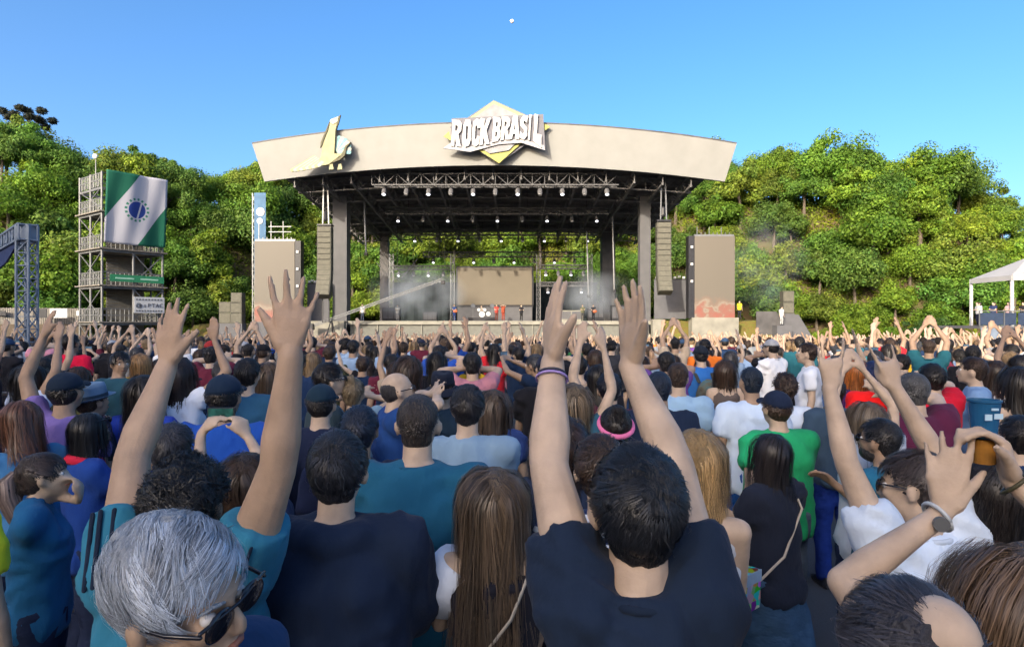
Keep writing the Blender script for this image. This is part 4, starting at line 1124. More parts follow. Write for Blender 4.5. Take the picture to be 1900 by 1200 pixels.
# hand-cut slab letters in a unit box, drawn as outline polygons
LET = {
    'R': [[(0, 0), (.30, 0), (.32, .40), (.52, 0), (.92, -.03), (.62, .46), (.86, .60), (.88, .86), (.66, 1), (-.05, 1.05), (.06, .86)], [(.30, .58), (.30, .82), (.50, .80), (.56, .70), (.48, .60)]],
    'O': [[(.12, .04), (.40, -.03), (.76, .02), (.92, .25), (.90, .78), (.72, 1), (.28, 1.02), (.05, .80), (.02, .25)], [(.36, .26), (.34, .76), (.58, .76), (.60, .26)]],
    'C': [[(.14, .05), (.46, -.03), (.82, .05), (.90, .34), (.60, .36), (.54, .24), (.36, .26), (.34, .74), (.54, .78), (.60, .64), (.90, .68), (.80, .96), (.44, 1.03), (.10, .92), (.02, .6), (.03, .25)]],
    'K': [[(0, 0), (.32, 0), (.32, .34), (.58, -.02), (.98, -.04), (.60, .52), (.96, 1.02), (.62, 1.0), (.34, .64), (.34, 1.0), (-.04, 1.04), (.04, .5)]],
    'B': [[(0, 0), (.62, 0), (.88, .16), (.88, .42), (.72, .54), (.86, .68), (.82, .92), (.58, 1.02), (-.06, 1.05), (.05, .8)], [(.32, .18), (.32, .42), (.54, .40), (.56, .22)], [(.32, .62), (.32, .82), (.52, .80), (.52, .64)]],
    'A': [[(-.04, -.02), (.28, 0), (.34, .22), (.58, .22), (.64, 0), (.98, -.02), (.70, 1.02), (.24, 1.05)], [(.39, .40), (.46, .76), (.54, .40)]],
    'S': [[(.02, .06), (.10, .34), (.38, .22), (.56, .28), (.50, .40), (.10, .56), (.06, .86), (.34, 1.04), (.86, .98), (.80, .70), (.52, .80), (.38, .74), (.50, .64), (.86, .48), (.90, .16), (.60, -.03)]],
    'I': [[(.0, 0), (.42, 0), (.38, .5), (.44, 1.03), (-.04, 1.05), (.04, .5)]],
    'L': [[(0, 0), (.95, -.22), (.86, .26), (.36, .28), (.36, 1.02), (-.04, 1.05), (.04, .5)]]}
def cut_letter(pieces, fn, d, th):
    b = MB()
    outer = pieces[0]; holes = pieces[1:]
    # join each hole to the outline through a slit so that the face stays one polygon
    poly = list(outer)
    for h in holes:
        bi, bj, bd = 0, 0, 9
        for i, p in enumerate(poly):
            for j, q in enumerate(h):
                dd = (p[0] - q[0]) ** 2 + (p[1] - q[1]) ** 2
                if dd < bd: bi, bj, bd = i, j, dd
        hh = h[bj:] + h[:bj] + [h[bj]]
        poly = poly[:bi + 1] + hh + poly[bi:]
    pts = [fn(*q) for q in poly]
    b.prism([(p.x, p.z) for p in pts], (0, d, 0), (1, 0, 0), (0, 0, 1), -th)
    return b
def signpt(x0, w_, u, v, d):
    x = x0 + u * w_ + (v - .5) * 3.0
    base = 270.5 + 1.5 * math.sin((x - 838) / 60) - 14.5 * sstep(868, 955, x) + 6.5 * sstep(960, 1008, x)
    topy = 224.5 - (x - 838) * .068
    return P(x, base + (topy - base) * v, d)
for ch, x0, w_ in (('R', 838, 20), ('O', 858, 17.5), ('C', 875.5, 17), ('K', 891, 19), ('B', 914, 17), ('R', 930, 18), ('A', 946, 19), ('S', 964, 16.5), ('I', 981, 8.5), ('L', 990.5, 17)):
    part('letter_' + ch.lower(), cut_letter(LET[ch][:], lambda u, v: signpt(x0, w_, u, v, SD - .40), SD - .40, .16), WHT, sg)

bd = thing('bird_figure', 'yellow and pale blue flying bird figure mounted on the left of the fascia', 'figure', (-16.6, 53, 14.6))
BD = 53.4
PYE = mat('bird_yellow', (.28, .265, .14), rough=.6, var=.18, vscale=2); PCY = mat('bird_blue', (.12, .26, .29), rough=.6, var=.3, vscale=3); PDK = mat('bird_dark', (.10, .095, .06), rough=.8, var=.2); PAL = mat('bird_pale', (.30, .31, .25), rough=.6, var=.15)  # yellow, blue and pale tones, with a dark one for beak and edges
for i in range(8):           # fanned right wing
    a0, a1 = math.radians(93 - i * 11.5), math.radians(93 - (i + 1) * 11.5 - 3); r1 = 31 + 3.0 * math.sin(i * .55)
    poly_px([(621 + 5 * math.cos(a0), 285 - 5 * math.sin(a0)), (621 + r1 * math.cos(a0), 285 - r1 * math.sin(a0)), (621 + (r1 + 2) * math.cos((a0 + a1) / 2), 285 - (r1 + 2) * math.sin((a0 + a1) / 2)), (621 + r1 * math.cos(a1), 285 - r1 * math.sin(a1)), (621 + 5 * math.cos(a1), 285 - 5 * math.sin(a1))], BD + .15 - .03 * i, .14, 'wing_feather', PCY if i % 2 else PAL, bd)
poly_px([(628, 216), (620, 219), (613, 222), (607, 240), (602, 252), (596, 265), (598, 278), (595, 291), (591, 300), (598, 307), (610, 305), (616, 300), (624, 294), (637, 284), (630, 285), (620, 285), (621, 265), (622, 243), (626, 226)], BD - .12, .45, 'body', PYE, bd)
poly_px([(628, 216), (620, 219), (613, 222), (612, 228), (618, 231), (626, 226)], BD - .18, .1, 'head', PAL, bd)
poly_px([(632, 213), (628, 216), (626, 226), (625, 236), (628, 229)], BD - .16, .2, 'beak', PDK, bd)
poly_px([(611, 226), (606, 238), (601, 250), (595, 264), (594, 274), (597, 270), (603, 253), (608, 241)], BD - .2, .2, 'back_edge', PDK, bd)
poly_px([(651, 264), (643, 273), (640, 288), (630, 297), (614, 303), (618, 299), (630, 291), (637, 280), (641, 270)], BD - .2, .25, 'wing_edge', PDK, bd)
for i in range(10):          # left wing swept down
    a = i / 9; tx, ty = 539 + 50 * a, 319.5 - 9 * a ** 1.5; bx, by = 583 + 14 * a, 288 + 10 * a
    poly_px([(bx, by), (bx + 4, by + 3), (tx + 5.5, ty - 1.5), (tx + 2, ty), (tx - 1, ty - 5)], BD + .14 - .03 * i, .13, 'tail_feather', PYE if i % 2 == 0 else PAL, bd)
for x0 in (612, 628): poly_px([(x0, 305), (x0 + 5, 304), (x0 + 7, 314), (x0 - 2, 315)], BD - .12, .2, 'claw', PYE, bd)
# ------------------------------------------------------------------ scaffold tower with the flag
TA = Vector((-34.4, 52.0, -.98)); t55 = R(55); TU = Vector((math.cos(t55), math.sin(t55), 0)); TV = Vector((-math.sin(t55), math.cos(t55), 0)); TLU, TLV = 4.9, 4.4
tw = thing('scaffold_viewing_tower', 'grey five-level scaffold tower draped with a green and white flag', 'tower', TA)
STL = mat('weathered_steel', (.145, .148, .148), rough=.55, metal=.25, var=.25, vscale=2); WOOD = mat('plank_deck', (.20, .18, .15), rough=.9, var=.3, vscale=3)
LV = [0, 3.2, 6.3, 9.4, 12.5]; TOPZ = 15.8
for iu in range(3):
    for iv in range(3):
        if iu == 1 and iv == 1: continue
        p = TA + TU * TLU * iu / 2 + TV * TLV * iv / 2
        part('post', MB().tube([p, p + Vector((0, 0, TOPZ))], .10, 6, rnd_end=False), STL, tw)
cor = [TA, TA + TU * TLU, TA + TU * TLU + TV * TLV, TA + TV * TLV]
for li, z in enumerate(LV[1:] + [14.6]):
    zz = Vector((0, 0, z))
    if z < 14.5:
        o = part('floor', MB().prism([(-.3, -.3), (TLU + .3, -.3), (TLU + .3, TLV + .3), (-.3, TLV + .3)], TA + zz - Vector((0, 0, .1)), TU, TV, .1), WOOD, tw)
    for a, b in zip(cor, cor[1:] + cor[:1]):
        part('beam', MB().bar(a + zz - Vector((0, 0, .2)), b + zz - Vector((0, 0, .2)), .16, .2), STL, tw)
        rl = MB()
        for dz in (.55, 1.1): rl.bar(a + zz + Vector((0, 0, dz)), b + zz + Vector((0, 0, dz)), .07)
        n = 14
        for i in range(n + 1): q = a.lerp(b, i / n) + zz; rl.bar(q, q + Vector((0, 0, 1.1)), .05)
        part('railing', rl, STL, tw)
for z0, z1 in zip(LV, LV[1:] + [TOPZ - 1]):
    for a, b in ((cor[0], cor[3]), (cor[0].lerp(cor[1], .5), cor[1])):
        m_ = a.lerp(b, .5)
        part('brace', MB().bar(a + Vector((0, 0, z0 + .2)), b + Vector((0, 0, z1 - .3)), .07).bar(b + Vector((0, 0, z0 + .2)), a + Vector((0, 0, z1 - .3)), .07), STL, tw)
    part('back_panel', MB().prism([(TLU * .35, z0 + .1), (TLU, z0 + .1), (TLU, z1 - .3), (TLU * .35, z1 - .3)], TA + TV * (TLV * .8), TU, Vector((0, 0, 1)), .06), mat('plank_wall', (.16, .15, .13), rough=.9, var=.25, vscale=2, vstretch=(1, 1, 6)), tw)
    b = MB()
    for i in range(9): b.bar(TA + TU * (TLU * (.16 + .02 * i)) + TV * (.6 + .32 * i) + Vector((0, 0, z0 + .2 + (z1 - z0 - .3) * i / 9)), TA + TU * (TLU * (.16 + .02 * i) + .9) + TV * (.6 + .32 * i) + Vector((0, 0, z0 + .2 + (z1 - z0 - .3) * i / 9)), .28, .05)
    part('stair_flight', b, STL, tw)
pd = TA + TV * 1.2 + Vector((0, 0, TOPZ + .5)); part('antenna', MB().bar(pd - Vector((0, 0, 1)), pd + Vector((0, 0, .7)), .06), STL, tw)
part('dish', MB().ell(pd + Vector((0, -.1, .9)), (.22, .09, .22)), M['white'], tw, smooth=True)
# flag: green field, white diagonal, blue starred disc with a wreath
fl = thing('flag', 'large green and white flag with blue disc hung on the scaffold tower', 'flag', TA + Vector((0, 0, 9)))
fw, fh = 4.95, 6.1
fm = bpy.data.materials.new('flag_cloth'); fm.use_nodes = True
N = fm.node_tree.nodes; L_ = fm.node_tree.links
at = N.new('ShaderNodeAttribute'); at.attribute_name = 'flaguv'; sx = N.new('ShaderNodeSeparateXYZ'); L_.new(at.outputs['Vector'], sx.inputs[0])
def mth(op, a, b=None):
    n = N.new('ShaderNodeMath'); n.operation = op
    for i, q in enumerate((a, b)):
        if q is None: continue
        if isinstance(q, (int, float)): n.inputs[i].default_value = q
        else: L_.new(q, n.inputs[i])
    return n.outputs[0]
def mixc(f, a, b):
    n = N.new('ShaderNodeMix'); n.data_type = 'RGBA'; L_.new(f, n.inputs[0])
    for i, q in ((6, a), (7, b)):
        if isinstance(q, tuple): n.inputs[i].default_value = (*q, 1)
        else: L_.new(q, n.inputs[i])
    return n.outputs[2]
U, Vv = sx.outputs[0], sx.outputs[1]
dg = mth('SUBTRACT', U, Vv)                               # diagonal runs from lower left to upper right
band = mth('LESS_THAN', mth('ABSOLUTE', mth('ADD', mth('SUBTRACT', U, mth('MULTIPLY', Vv, .8)), -.125)), .395)
col_ = mixc(band, (.003, .10, .055), (.40, .40, .44))
du, dv = mth('MULTIPLY', mth('ADD', U, -.50), fw), mth('MULTIPLY', mth('ADD', Vv, -.50), fh)
rr_ = mth('SQRT', mth('ADD', mth('MULTIPLY', du, du), mth('MULTIPLY', dv, dv)))
wre = mth('MULTIPLY', mth('LESS_THAN', mth('ABSOLUTE', mth('ADD', rr_, -.92)), .10), mth('GREATER_THAN', mth('SINE', mth('MULTIPLY', mth('ARCTAN2', du, dv), 16)), .0))
col_ = mixc(wre, col_, (.02, .16, .10))
col_ = mixc(mth('LESS_THAN', rr_, .72), col_, (.010, .035, .20))
bandc = mth('MULTIPLY', mth('LESS_THAN', rr_, .72), mth('LESS_THAN', mth('ABSOLUTE', mth('ADD', mth('ADD', du, mth('MULTIPLY', dv, -.25)), -.22)), .075))
col_ = mixc(bandc, col_, (.42, .42, .45))
vs_ = N.new('ShaderNodeTexVoronoi'); vs_.inputs['Scale'].default_value = 2.6; cmb = N.new('ShaderNodeCombineXYZ'); L_.new(du, cmb.inputs[0]); L_.new(dv, cmb.inputs[1]); L_.new(cmb.outputs[0], vs_.inputs['Vector'])
star = mth('MULTIPLY', mth('LESS_THAN', vs_.outputs[0], .10), mth('LESS_THAN', rr_, .62)); col_ = mixc(star, col_, (.8, .8, .85))
L_.new(col_, N['Principled BSDF'].inputs['Base Color']); N['Principled BSDF'].inputs['Roughness'].default_value = .8
nu_, nv_ = 26, 30; V = []; UV = []
org = TA + TU * .05 - TV * .42
for j in range(nv_ + 1):
    for i in range(nu_ + 1):
        u, v = i / nu_, j / nv_
        x = .15 + u * fw - .22 * (1 - v); rip = .07 * math.sin(u * 9 + v * 2) + .05 * math.sin(u * 17 - v * 3)
        V.append(org + TU * x + TV * rip + Vector((0, 0, 9.85 + v * fh - .25 * math.sin(u * 3.14) * (1 - v) * .3))); UV.append((u, v, 0, 1))
b_ = (np.arange(nv_)[:, None] * (nu_ + 1) + np.arange(nu_)[None]).ravel()
me = tri_mesh('cloth', np.array([tuple(q) for q in V]), np.stack([b_, b_ + 1, b_ + nu_ + 2, b_ + nu_ + 1], 1), None)
fa = me.attributes.new('flaguv', 'FLOAT_VECTOR', 'POINT'); fa.data.foreach_set('vector', np.array([q[:3] for q in UV], np.float32).ravel())
fo = mk('cloth', me, fm, fl, smooth=True, offset=fl.location); so = fo.modifiers.new('t', 'SOLIDIFY'); so.thickness = .02
me.polygons.foreach_set('use_smooth', [True] * len(me.polygons))
# green strip banner and white sign on the tower
bn = thing('strip_banner', 'long green strip banner on the second-level railing of the tower', 'banner', TA + Vector((0, 0, 4)))
part('cloth', MB().prism([(.5, 6.6), (TLU, 6.6), (TLU, 7.2), (.5, 7.2)], TA - TV * .25, TU, Vector((0, 0, 1)), .03), mat('green_banner', (.03, .22, .10), rough=.7, var=.1), bn)
for x0 in (.9, 2.9): part('lettering', MB().prism([(x0, 6.83), (x0 + 1.5, 6.83), (x0 + 1.5, 6.96), (x0, 6.96)], TA - TV * .285, TU, Vector((0, 0, 1)), .01), mat('banner_lettering', (.35, .62, .45), var=0), bn)
sn = thing('tower_sign', 'white lettered sign on the ground floor of the scaffold tower', 'sign', TA + TU * 3 + Vector((0, 0, 4)))
part('board', MB().prism([(2.35, 3.95), (TLU, 3.95), (TLU, 5.35), (2.35, 5.35)], TA - TV * .30, TU, Vector((0, 0, 1)), .06), M['white'], sn)
INK = mat('sign_ink', (.05, .05, .06), var=0)
for z_, hh_, n_, w_ in ((5.06, .12, 9, .15), (4.08, .12, 10, .14)):
    for i in range(n_): part('small_lettering', MB().prism([(2.5 + i * 2.3 / n_, z_), (2.5 + i * 2.3 / n_ + w_, z_), (2.5 + i * 2.3 / n_ + w_, z_ + hh_), (2.5 + i * 2.3 / n_, z_ + hh_)], TA - TV * .372, TU, Vector((0, 0, 1)), .01), STL, sn)
for i, ch in enumerate(('@', 'e', 's', 'P', 'T', 'A', 'C')):
    cu = bpy.data.curves.new('lettering', 'FONT'); cu.body = ch; cu.size = .48; cu.extrude = .01
    to = bpy.data.objects.new('tmp', cu); COL.objects.link(to)
    to.matrix_world = Matrix.Translation(TA - TV * .375 + TU * (2.48 + i * .33) + Vector((0, 0, 4.45))) @ Matrix((TU, Vector((0, 0, 1)), -TV)).transposed().to_4x4()
    bpy.context.view_layer.update()
    lm = bpy.data.meshes.new_from_object(to.evaluated_get(bpy.context.evaluated_depsgraph_get())); lm.transform(to.matrix_world)
    bpy.data.objects.remove(to); bpy.data.curves.remove(cu)
    part('lettering', lm, INK, sn)

# ------------------------------------------------------------------ blue truss gate at the left edge
BLU = mat('blue_grey_truss', (.19, .235, .30), rough=.5, metal=.3, var=.15)
tg = thing('truss_gate', 'blue-grey lattice truss gate leg and beam at the left edge', 'truss', P(50, 600, 16.5) - Vector((0, 0, 2.05)))
pa = P(50, 600, 16.5); pa.z = gz(0, 16.5); pt = P(50, 432, 16.5)
part('leg', truss(MB(), pa, pt + Vector((0, 0, -.2)), .32, .024, 13, (1, 0, 0)), BLU, tg)
beam_e = pt + Vector((-5.5, 5.3, 0))
part('beam', truss(MB(), pt + Vector((.14, -.14, 0)), beam_e, .40, .028, 16), BLU, tg)
part('corner_block', MB().box(pt, (.38, .38, .40)), BLU, tg)
part('awning', MB().prism([(0, 0), (6.5, 0), (6.5, -.75), (2.2, -.42)], pt + Vector((-.1, -.15, -.22)), Vector((-.72, .694, 0)), Vector((0, 0, 1)), .05), mat('navy_awning', (.02, .035, .11), rough=.8), tg)
part('base_plate', MB().box(pa + Vector((0, 0, .03)), (.9, .9, .05)), M['black'], tg)
# ------------------------------------------------------------------ grey fence at the back left
fn = thing('fence', 'grey palisade fence with signs along the back left', 'fence', P(70, 600, 58) - Vector((0, 0, 2.3)))
FG = mat('grey_fence', (.24, .22, .19), rough=.85, var=.25, vscale=1.5)
fa_, fb_ = P(-60, 590, 57), P(160, 590, 60)
for i in range(66):
    q = fa_.lerp(fb_, i / 66); part('slat', MB().box((q.x, q.y, 2.75), (.13, .05, 1.5 + .05 * (i % 2))), FG, fn)
for z in (2.15, 3.35): part('rail', MB().bar((fa_.x, fa_.y + .06, z), (fb_.x, fb_.y + .06, z), .10), FG, fn)
part('base_wall', MB().bar((fa_.x, fa_.y, .5), (fb_.x, fb_.y, .5), .4, 3.0), mat('brown_wall', (.13, .10, .07), rough=.9, var=.2), fn)
for px, ww, m_ in ((75, 1.3, 'black'), (110, 1.6, 'white'), (3, .9, 'black'), (148, .5, 'white')):
    q = P(px, 580, 57.6); o = part('notice', MB().box((q.x, q.y - .06, 3.0), (ww, .05, .85 if ww > 1 else .45)), M[m_], fn)
# ------------------------------------------------------------------ white tent and platform on the right
tn = thing('marquee_tent', 'white marquee roof on slim posts over the viewing platform at right', 'tent', (40, 48, 1.9))
TW = mat('tent_fabric', (.34, .34, .34), rough=.8, var=.08, vscale=.6)
X0, X1, Y0, Y1, ZE, ZR = 36.3, 52.0, 45.0, 49.0, 5.55, 7.1
xs = [X0, X0 + 2.6, X1]
b = MB()
b.add([(X0, Y0, ZE), (X1, Y0, ZE + .3), (X1, (Y0 + Y1) / 2, ZR + .2), (X0 + 2.9, (Y0 + Y1) / 2, ZR), (X0, Y1, ZE), (X1, Y1, ZE + .3)], [[0, 1, 2, 3], [0, 3, 4], [4, 3, 2, 5]])
o = part('roof', b, TW, tn); sm = o.modifiers.new('t', 'SOLIDIFY'); sm.thickness = .05
part('valance', MB().box(((X0 + X1) / 2, Y0 - .04, ZE - .12), (X1 - X0, .03, .5)), TW, tn)
part('side_valance', MB().box((X0 - .04, (Y0 + Y1) / 2, ZE - .2), (.03, Y1 - Y0, .34)), TW, tn)
for x, y in ((X0, Y0), (X0, Y1), (X0 + 3.3, Y0), (X0 + 6.6, Y0)):
    part('post', MB().bar((x + .08, y + .1, 1.8), (x + .08, y + .1, ZE), .16), M['white'], tn)
pf = thing('viewing_platform', 'raised black-fronted viewing platform under the white tent', 'platform', (42, 47.5, -.88))
part('deck', MB().box((43, 47.6, 1.78), (18.2, 5.4, .2)), M['grey'], pf)
for i in range(9):
    x = 33.9 + i * 1.9
    part('front_panel', MB().box((x + .9, 44.82, .42), (1.8, .05, 2.6)), M['black'] if i % 3 else BLU, pf)
for i in range(10):
    x = 33.9 + i * 1.8; part('rail_post', MB().bar((x, 44.95, 1.88), (x, 44.95, 2.95), .06), M['steel'], pf)
part('rail', MB().bar((33.9, 44.95, 2.95), (52, 44.95, 2.95), .07), M['steel'], pf)
for i in range(6): part('barrier_cloth', MB().box((35.3 + i * 2.75, 45.0, 2.38), (2.6, .03, .9)), mat('navy_barrier', (.02, .035, .07), rough=.8), pf)

# ------------------------------------------------------------------ small people: platform guests, performers, stewards
def small_person(loc, rz, label, group, top, bottom, hair, skin=4, sex='m', arms=None, h=1.74, hairs='short'):
    root = thing('person', label, 'person', loc, rz, group)
    make_person(root, h=h, sex=sex, arms=arms or {}, voxel=.03, dec=.35, nstr=0, hair=hairs, haircol=hair, top=top, bottom=bottom, skin=skin, fingers=False, face=False)
    return root
HD, HB = (.014, .011, .010), (.05, .03, .018)
GU = [('grey', (.35, .36, .38)), ('white', (.7, .7, .7)), ('navy', (.02, .03, .08)), ('orange', (.5, .15, .05)), ('pale pink', (.55, .35, .36)), ('light blue', (.3, .42, .6)), ('black', (.015, .015, .018)), ('violet', (.2, .12, .3)), ('dark blue', (.02, .04, .15)), ('cream', (.55, .5, .4)), ('maroon', (.12, .02, .04)), ('teal', (.03, .14, .16))]
for i, (cn, c_) in enumerate(GU):
    small_person((34.3 + i * .55 + rnd.uniform(-.08, .08), 45.6 + .5 * (i % 2), 1.88), R(95 + rnd.uniform(-30, 30)), 'person in %s top at the rail of the viewing platform' % cn, 'guests on the viewing platform', c_, (.02, .025, .05), HD if i % 3 else HB, sex='mf'[i % 2], hairs='short' if i % 2 == 0 else 'long', arms={'L': 'bent', 'R': 'bent'})
BAND = [((-6.0, 64.5), 'guitar player in dark blue clothes left of the centre screen', (.02, .04, .12), (.02, .04, .14), 'bent'), ((-3.4, 69.2), 'drummer behind the drum kit on stage', (.3, .28, .25), (.05, .05, .05), 'chest'), ((-.9, 63.5), 'singer in red-brown outfit at the middle of the stage', (.28, .06, .03), (.25, .05, .03), 'face'),
        ((-1.6, 64.2), 'second musician in red beside the singer', (.35, .05, .04), (.12, .04, .03), 'bent'), ((1.0, 66.5), 'keyboard player in black right of the singer', (.02, .02, .025), (.02, .02, .02), 'bent'), ((7.4, 65), 'musician in olive clothes at stage right', (.10, .10, .05), (.05, .05, .05), 'bent'), ((8.6, 65.5), 'bass player in black at stage right', (.015, .015, .02), (.015, .015, .02), 'bent'),
        ((-15.2, 63), 'stagehand in white beside the left front pillar', (.6, .6, .6), (.05, .06, .09), 'down'), ((-12.2, 66), 'musician in pale clothes at stage left', (.4, .4, .38), (.2, .2, .2), 'bent')]
for (x, y), lab, c_, b_c, ar in BAND:
    r_ = small_person((x, y, 2.3), R(180 + rnd.uniform(-20, 20)), lab, 'people on the stage', c_, b_c, HD, arms={'L': ar, 'R': ar})
    if 'guitar' in lab or 'bass' in lab:
        g0 = Vector((x, y - .24, 3.38)); gt = thing('guitar', 'guitar held by the ' + lab, 'guitar', g0)
        part('guitar_body', MB().ell(g0 + Vector((.12, 0, -.05)), (.24, .05, .17)), mat('guitar_wood', (.35, .10, .04), rough=.3), gt, smooth=True); part('neck', MB().bar(g0 + Vector((-.1, 0, 0)), g0 + Vector((-.75, 0, .22)), .05), M['black'], gt)
q = P(1447, 600, 59.0)
small_person((q.x, 58.6, 1.9), R(200), 'steward in white shirt standing on the stage steps', 'stewards by the stage', (.7, .7, .68), (.4, .4, .4), HD)
part('landing', MB().box((q.x, 58.6, .42), (1.4, 1.2, 2.92)), M['grey'], bpy.data.objects['stage_steps'])
q = P(1372, 585, 59.6)
small_person((q.x, 59.6, 2.5), R(180), 'steward in yellow vest beside the right video screen', 'stewards by the stage', (.65, .55, .03), (.03, .03, .04), HD)
# ------------------------------------------------------------------ the people in the foreground, one by one
DK, BR, LB, BLD, GRY, RED = (.014, .011, .010), (.045, .026, .016), (.11, .070, .042), (.26, .17, .085), (.23, .23, .24), (.10, .040, .018)
NAVY, BLACK, TEAL, WHITE, ROYAL = (.018, .028, .065), (.012, .014, .022), (.03, .115, .16), (.72, .74, .78), (.02, .07, .34)
TAKEN = []   # ground positions already in use
HG = 'people in the foreground of the crowd'

def hero(px, py, d, label, yaw=0, hh=.012, arms=None, **kw):
    z = HC - (py - 600) / F * d - hh
    x = (px - 950) / F * d
    g0 = gz(x, d)
    h = max(1.48, min(1.92, z - g0))
    a = R(yaw)
    # the head sits a little ahead of the feet: put the head on the pixel
    off = Vector((-math.sin(a), math.cos(a), 0)) * .02 * h / 1.75
    base = Vector((x - off.x, d - off.y, g0))
    root = thing('person', label, 'person', base, a, HG)
    TAKEN.append((base.x, base.y, .30))
    inv = Matrix.Rotation(-a, 3, 'Z')
    AA = {}
    for nm, sp in (arms or {}).items():
        if isinstance(sp, str): AA[nm] = {'pose': sp}; continue
        sp = dict(sp)
        if 'px' in sp:
            p = sp.pop('px'); wp = P(p[0], p[1], d + p[2]); sp['w'] = inv @ (wp - base)
            if 'tip' in sp:
                t = sp.pop('tip'); tp = P(t[0], t[1], d + p[2] + (t[2] if len(t) > 2 else 0)); sp['d'] = inv @ (tp - wp)
            if 'n' in sp: sp['n'] = inv @ Vector(sp['n'])
            if 'pole' in sp: sp['pole'] = inv @ Vector(sp['pole'])
        AA[nm] = sp
    kw.setdefault('head', (0, R(rnd.uniform(4, 12)), 0))
    v = max(.0062, min(.016, .0048 * d))
    kw.setdefault('dec', .36)
    n = int(max(200, 5600 / d ** 1.5))
    kw.setdefault('nstr', n); kw.setdefault('sw', .0016 * d ** .8)
    kw.setdefault('seed', int(abs(px) * 7 + py))
    I = make_person(root, h=h, arms=AA, voxel=v, **kw)
    I['root'] = root
    return I

# --- nearest row
I = hero(1182, 825, 1.22, 'person in black T-shirt clapping both hands above the head, centre foreground', hair='short', haircol=(.012, .013, .016), top=(.012, .022, .045), skin=4, fat=1.02, armk=1.08, shw=.76,
         arms={'L': dict(px=(1024, 662, .28), tip=(1022, 530), n=(.95, .3, 0), g='flat', pole=(-1, -.1, 0)), 'R': dict(px=(1168, 676, .28), tip=(1176, 540), n=(-.9, -.45, 0), g='flat', pole=(1, -.1, 0))}, head=(0, R(16), 0))
bracelet(I['root'], I, 'L', (.03, .03, .05), .0035, .86)
bracelet(I['root'], I, 'L', (.35, .25, .55), .003, .82)
near_man = I
I = hero(348, 838, 1.60, 'person in teal T-shirt with striped sleeves raising both open hands, left foreground', hh=.03, hair='curly', haircol=(.011, .011, .012), top=(.03, .17, .26), skin=2, fat=1.05, armk=1.2, arml=1.14,
         arms={'L': dict(px=(312, 668, .26), tip=(318, 548), n=(.25, .95, .1), g='open', pole=(-1, -.3, 0)), 'R': dict(px=(543, 645, -.10), tip=(548, 505), n=(-.15, .97, 0), g='wide', pole=(1, -.4, -.2))})
# three dark stripes down each sleeve
for nm in ('L', 'R'):
    s, S, E, Wr, d_, n_, g_, r_ = I['arms'][nm]
    ax = (E - S).normalized(); sd = ax.cross(Vector((0, 1, 0))).normalized(); bk = sd.cross(ax).normalized()
    if bk.y > 0: bk = -bk
    for q in (-.028, 0, .028):
        b = MB(); pts = [S.lerp(E, t) + bk * .101 + sd * q + bk * (-.010 * (abs(q) / .028)) for t in (-.10, .1, .3, .47)]
        b.tube(pts, .0055, 6, flat=.6)
        mk('sleeve_stripe', b, M['cloth'], I['root'], smooth=True, color=(.012, .02, .04))
I = hero(332, 950, .95, 'person with grey hair and dark sunglasses turned to the right, bottom left', yaw=-104, hair='swept', haircol=(.30, .33, .37), top=(.02, .05, .12), skin=2, nstr=6500, sw=.0014, head=(0, R(-6), R(14)), arms={'L': 'chest', 'R': 'chest'})
sunglasses(I['root'], I)
I = hero(1680, 1075, .88, 'person with bare crown seen from above at the bottom right edge', hair='short', haircol=(.045, .042, .048), top=(.03, .035, .05), skin=4, nstr=4200, sw=.0013, head=(0, R(16), 0), arms={'L': 'bent', 'R': 'bent'})
mk('bare_crown', MB().ell(I['hm']((.008, -.040, .080)), (.047, .055, .0600), I['HR'], 18, 12), M['skin'], I['root'], smooth=True, color=SKINS[4])
I = hero(1893, 1012, 1.0, 'person with long straight hair holding up a blue plastic cup, right bottom corner', sex='f', hair='long', haircol=LB, top=(.05, .05, .06), skin=4, hairlen=.36, nstr=4500,
         arms={'L': dict(px=(1748, 952, .22), tip=(1770, 790), n=(.3, .95, 0), g='open', pole=(-1, -.3, -.7)), 'R': dict(px=(1874, 888, .22), tip=(1846, 800, .0), n=(-.95, .25, 0), g='hold', pole=(1, -.2, -.4))})
bracelet(I['root'], I, 'R', (.05, .045, .02), .004, .95)
w = bracelet(I['root'], I, 'L', (.45, .47, .48), .0042, .95, 'watch_strap')
s, S, E, Wr, d_, n_, g_, r_ = I['arms']['L']
mk('watch_face', MB().tube([E.lerp(Wr, .93) + Vector((-.012, -.032, 0)), E.lerp(Wr, .93) + Vector((-.016, -.042, 0))], .014, 14, rnd_end=False), M['steel'], I['root'])
cup_hand = I
# --- second row
I = hero(628, 800, 1.86, 'person in navy hooded jacket seen from behind, left of centre', hair='short', haircol=(.02, .02, .024), top=(.010, .019, .044), top_style='jacket', skin=4, fat=1.10, arms={'L': 'bent', 'R': 'bent'})
I = hero(776, 727, 2.38, 'person in teal T-shirt clapping at chest height behind the navy jacket', hair='buzz', haircol=(.045, .035, .03), top=(.016, .105, .185), skin=4, fat=1.16, arms={'L': 'chest', 'R': 'chest'})
I = hero(917, 866, 1.98, 'person in black top with white cap sleeves and pale bag strap', sex='f', hair='long', haircol=(.115, .082, .055), top=(.014, .015, .024), top_style='tank', hairlen=.42, skin=4, arms={'L': 'bent', 'R': 'bent'}, nstr=3800)
for nm in ('L', 'R'):
    s, S, E, Wr, d_, n_, g_, r_ = I['arms'][nm]
    mk('white_sleeve', MB().tube([S + Vector((-s * .03, 0, .015)), S.lerp(E, .2), S.lerp(E, .52)], [.072, .088, .088], 14, rnd_end=False), M['cloth'], I['root'], smooth=True, color=(.62, .68, .78))
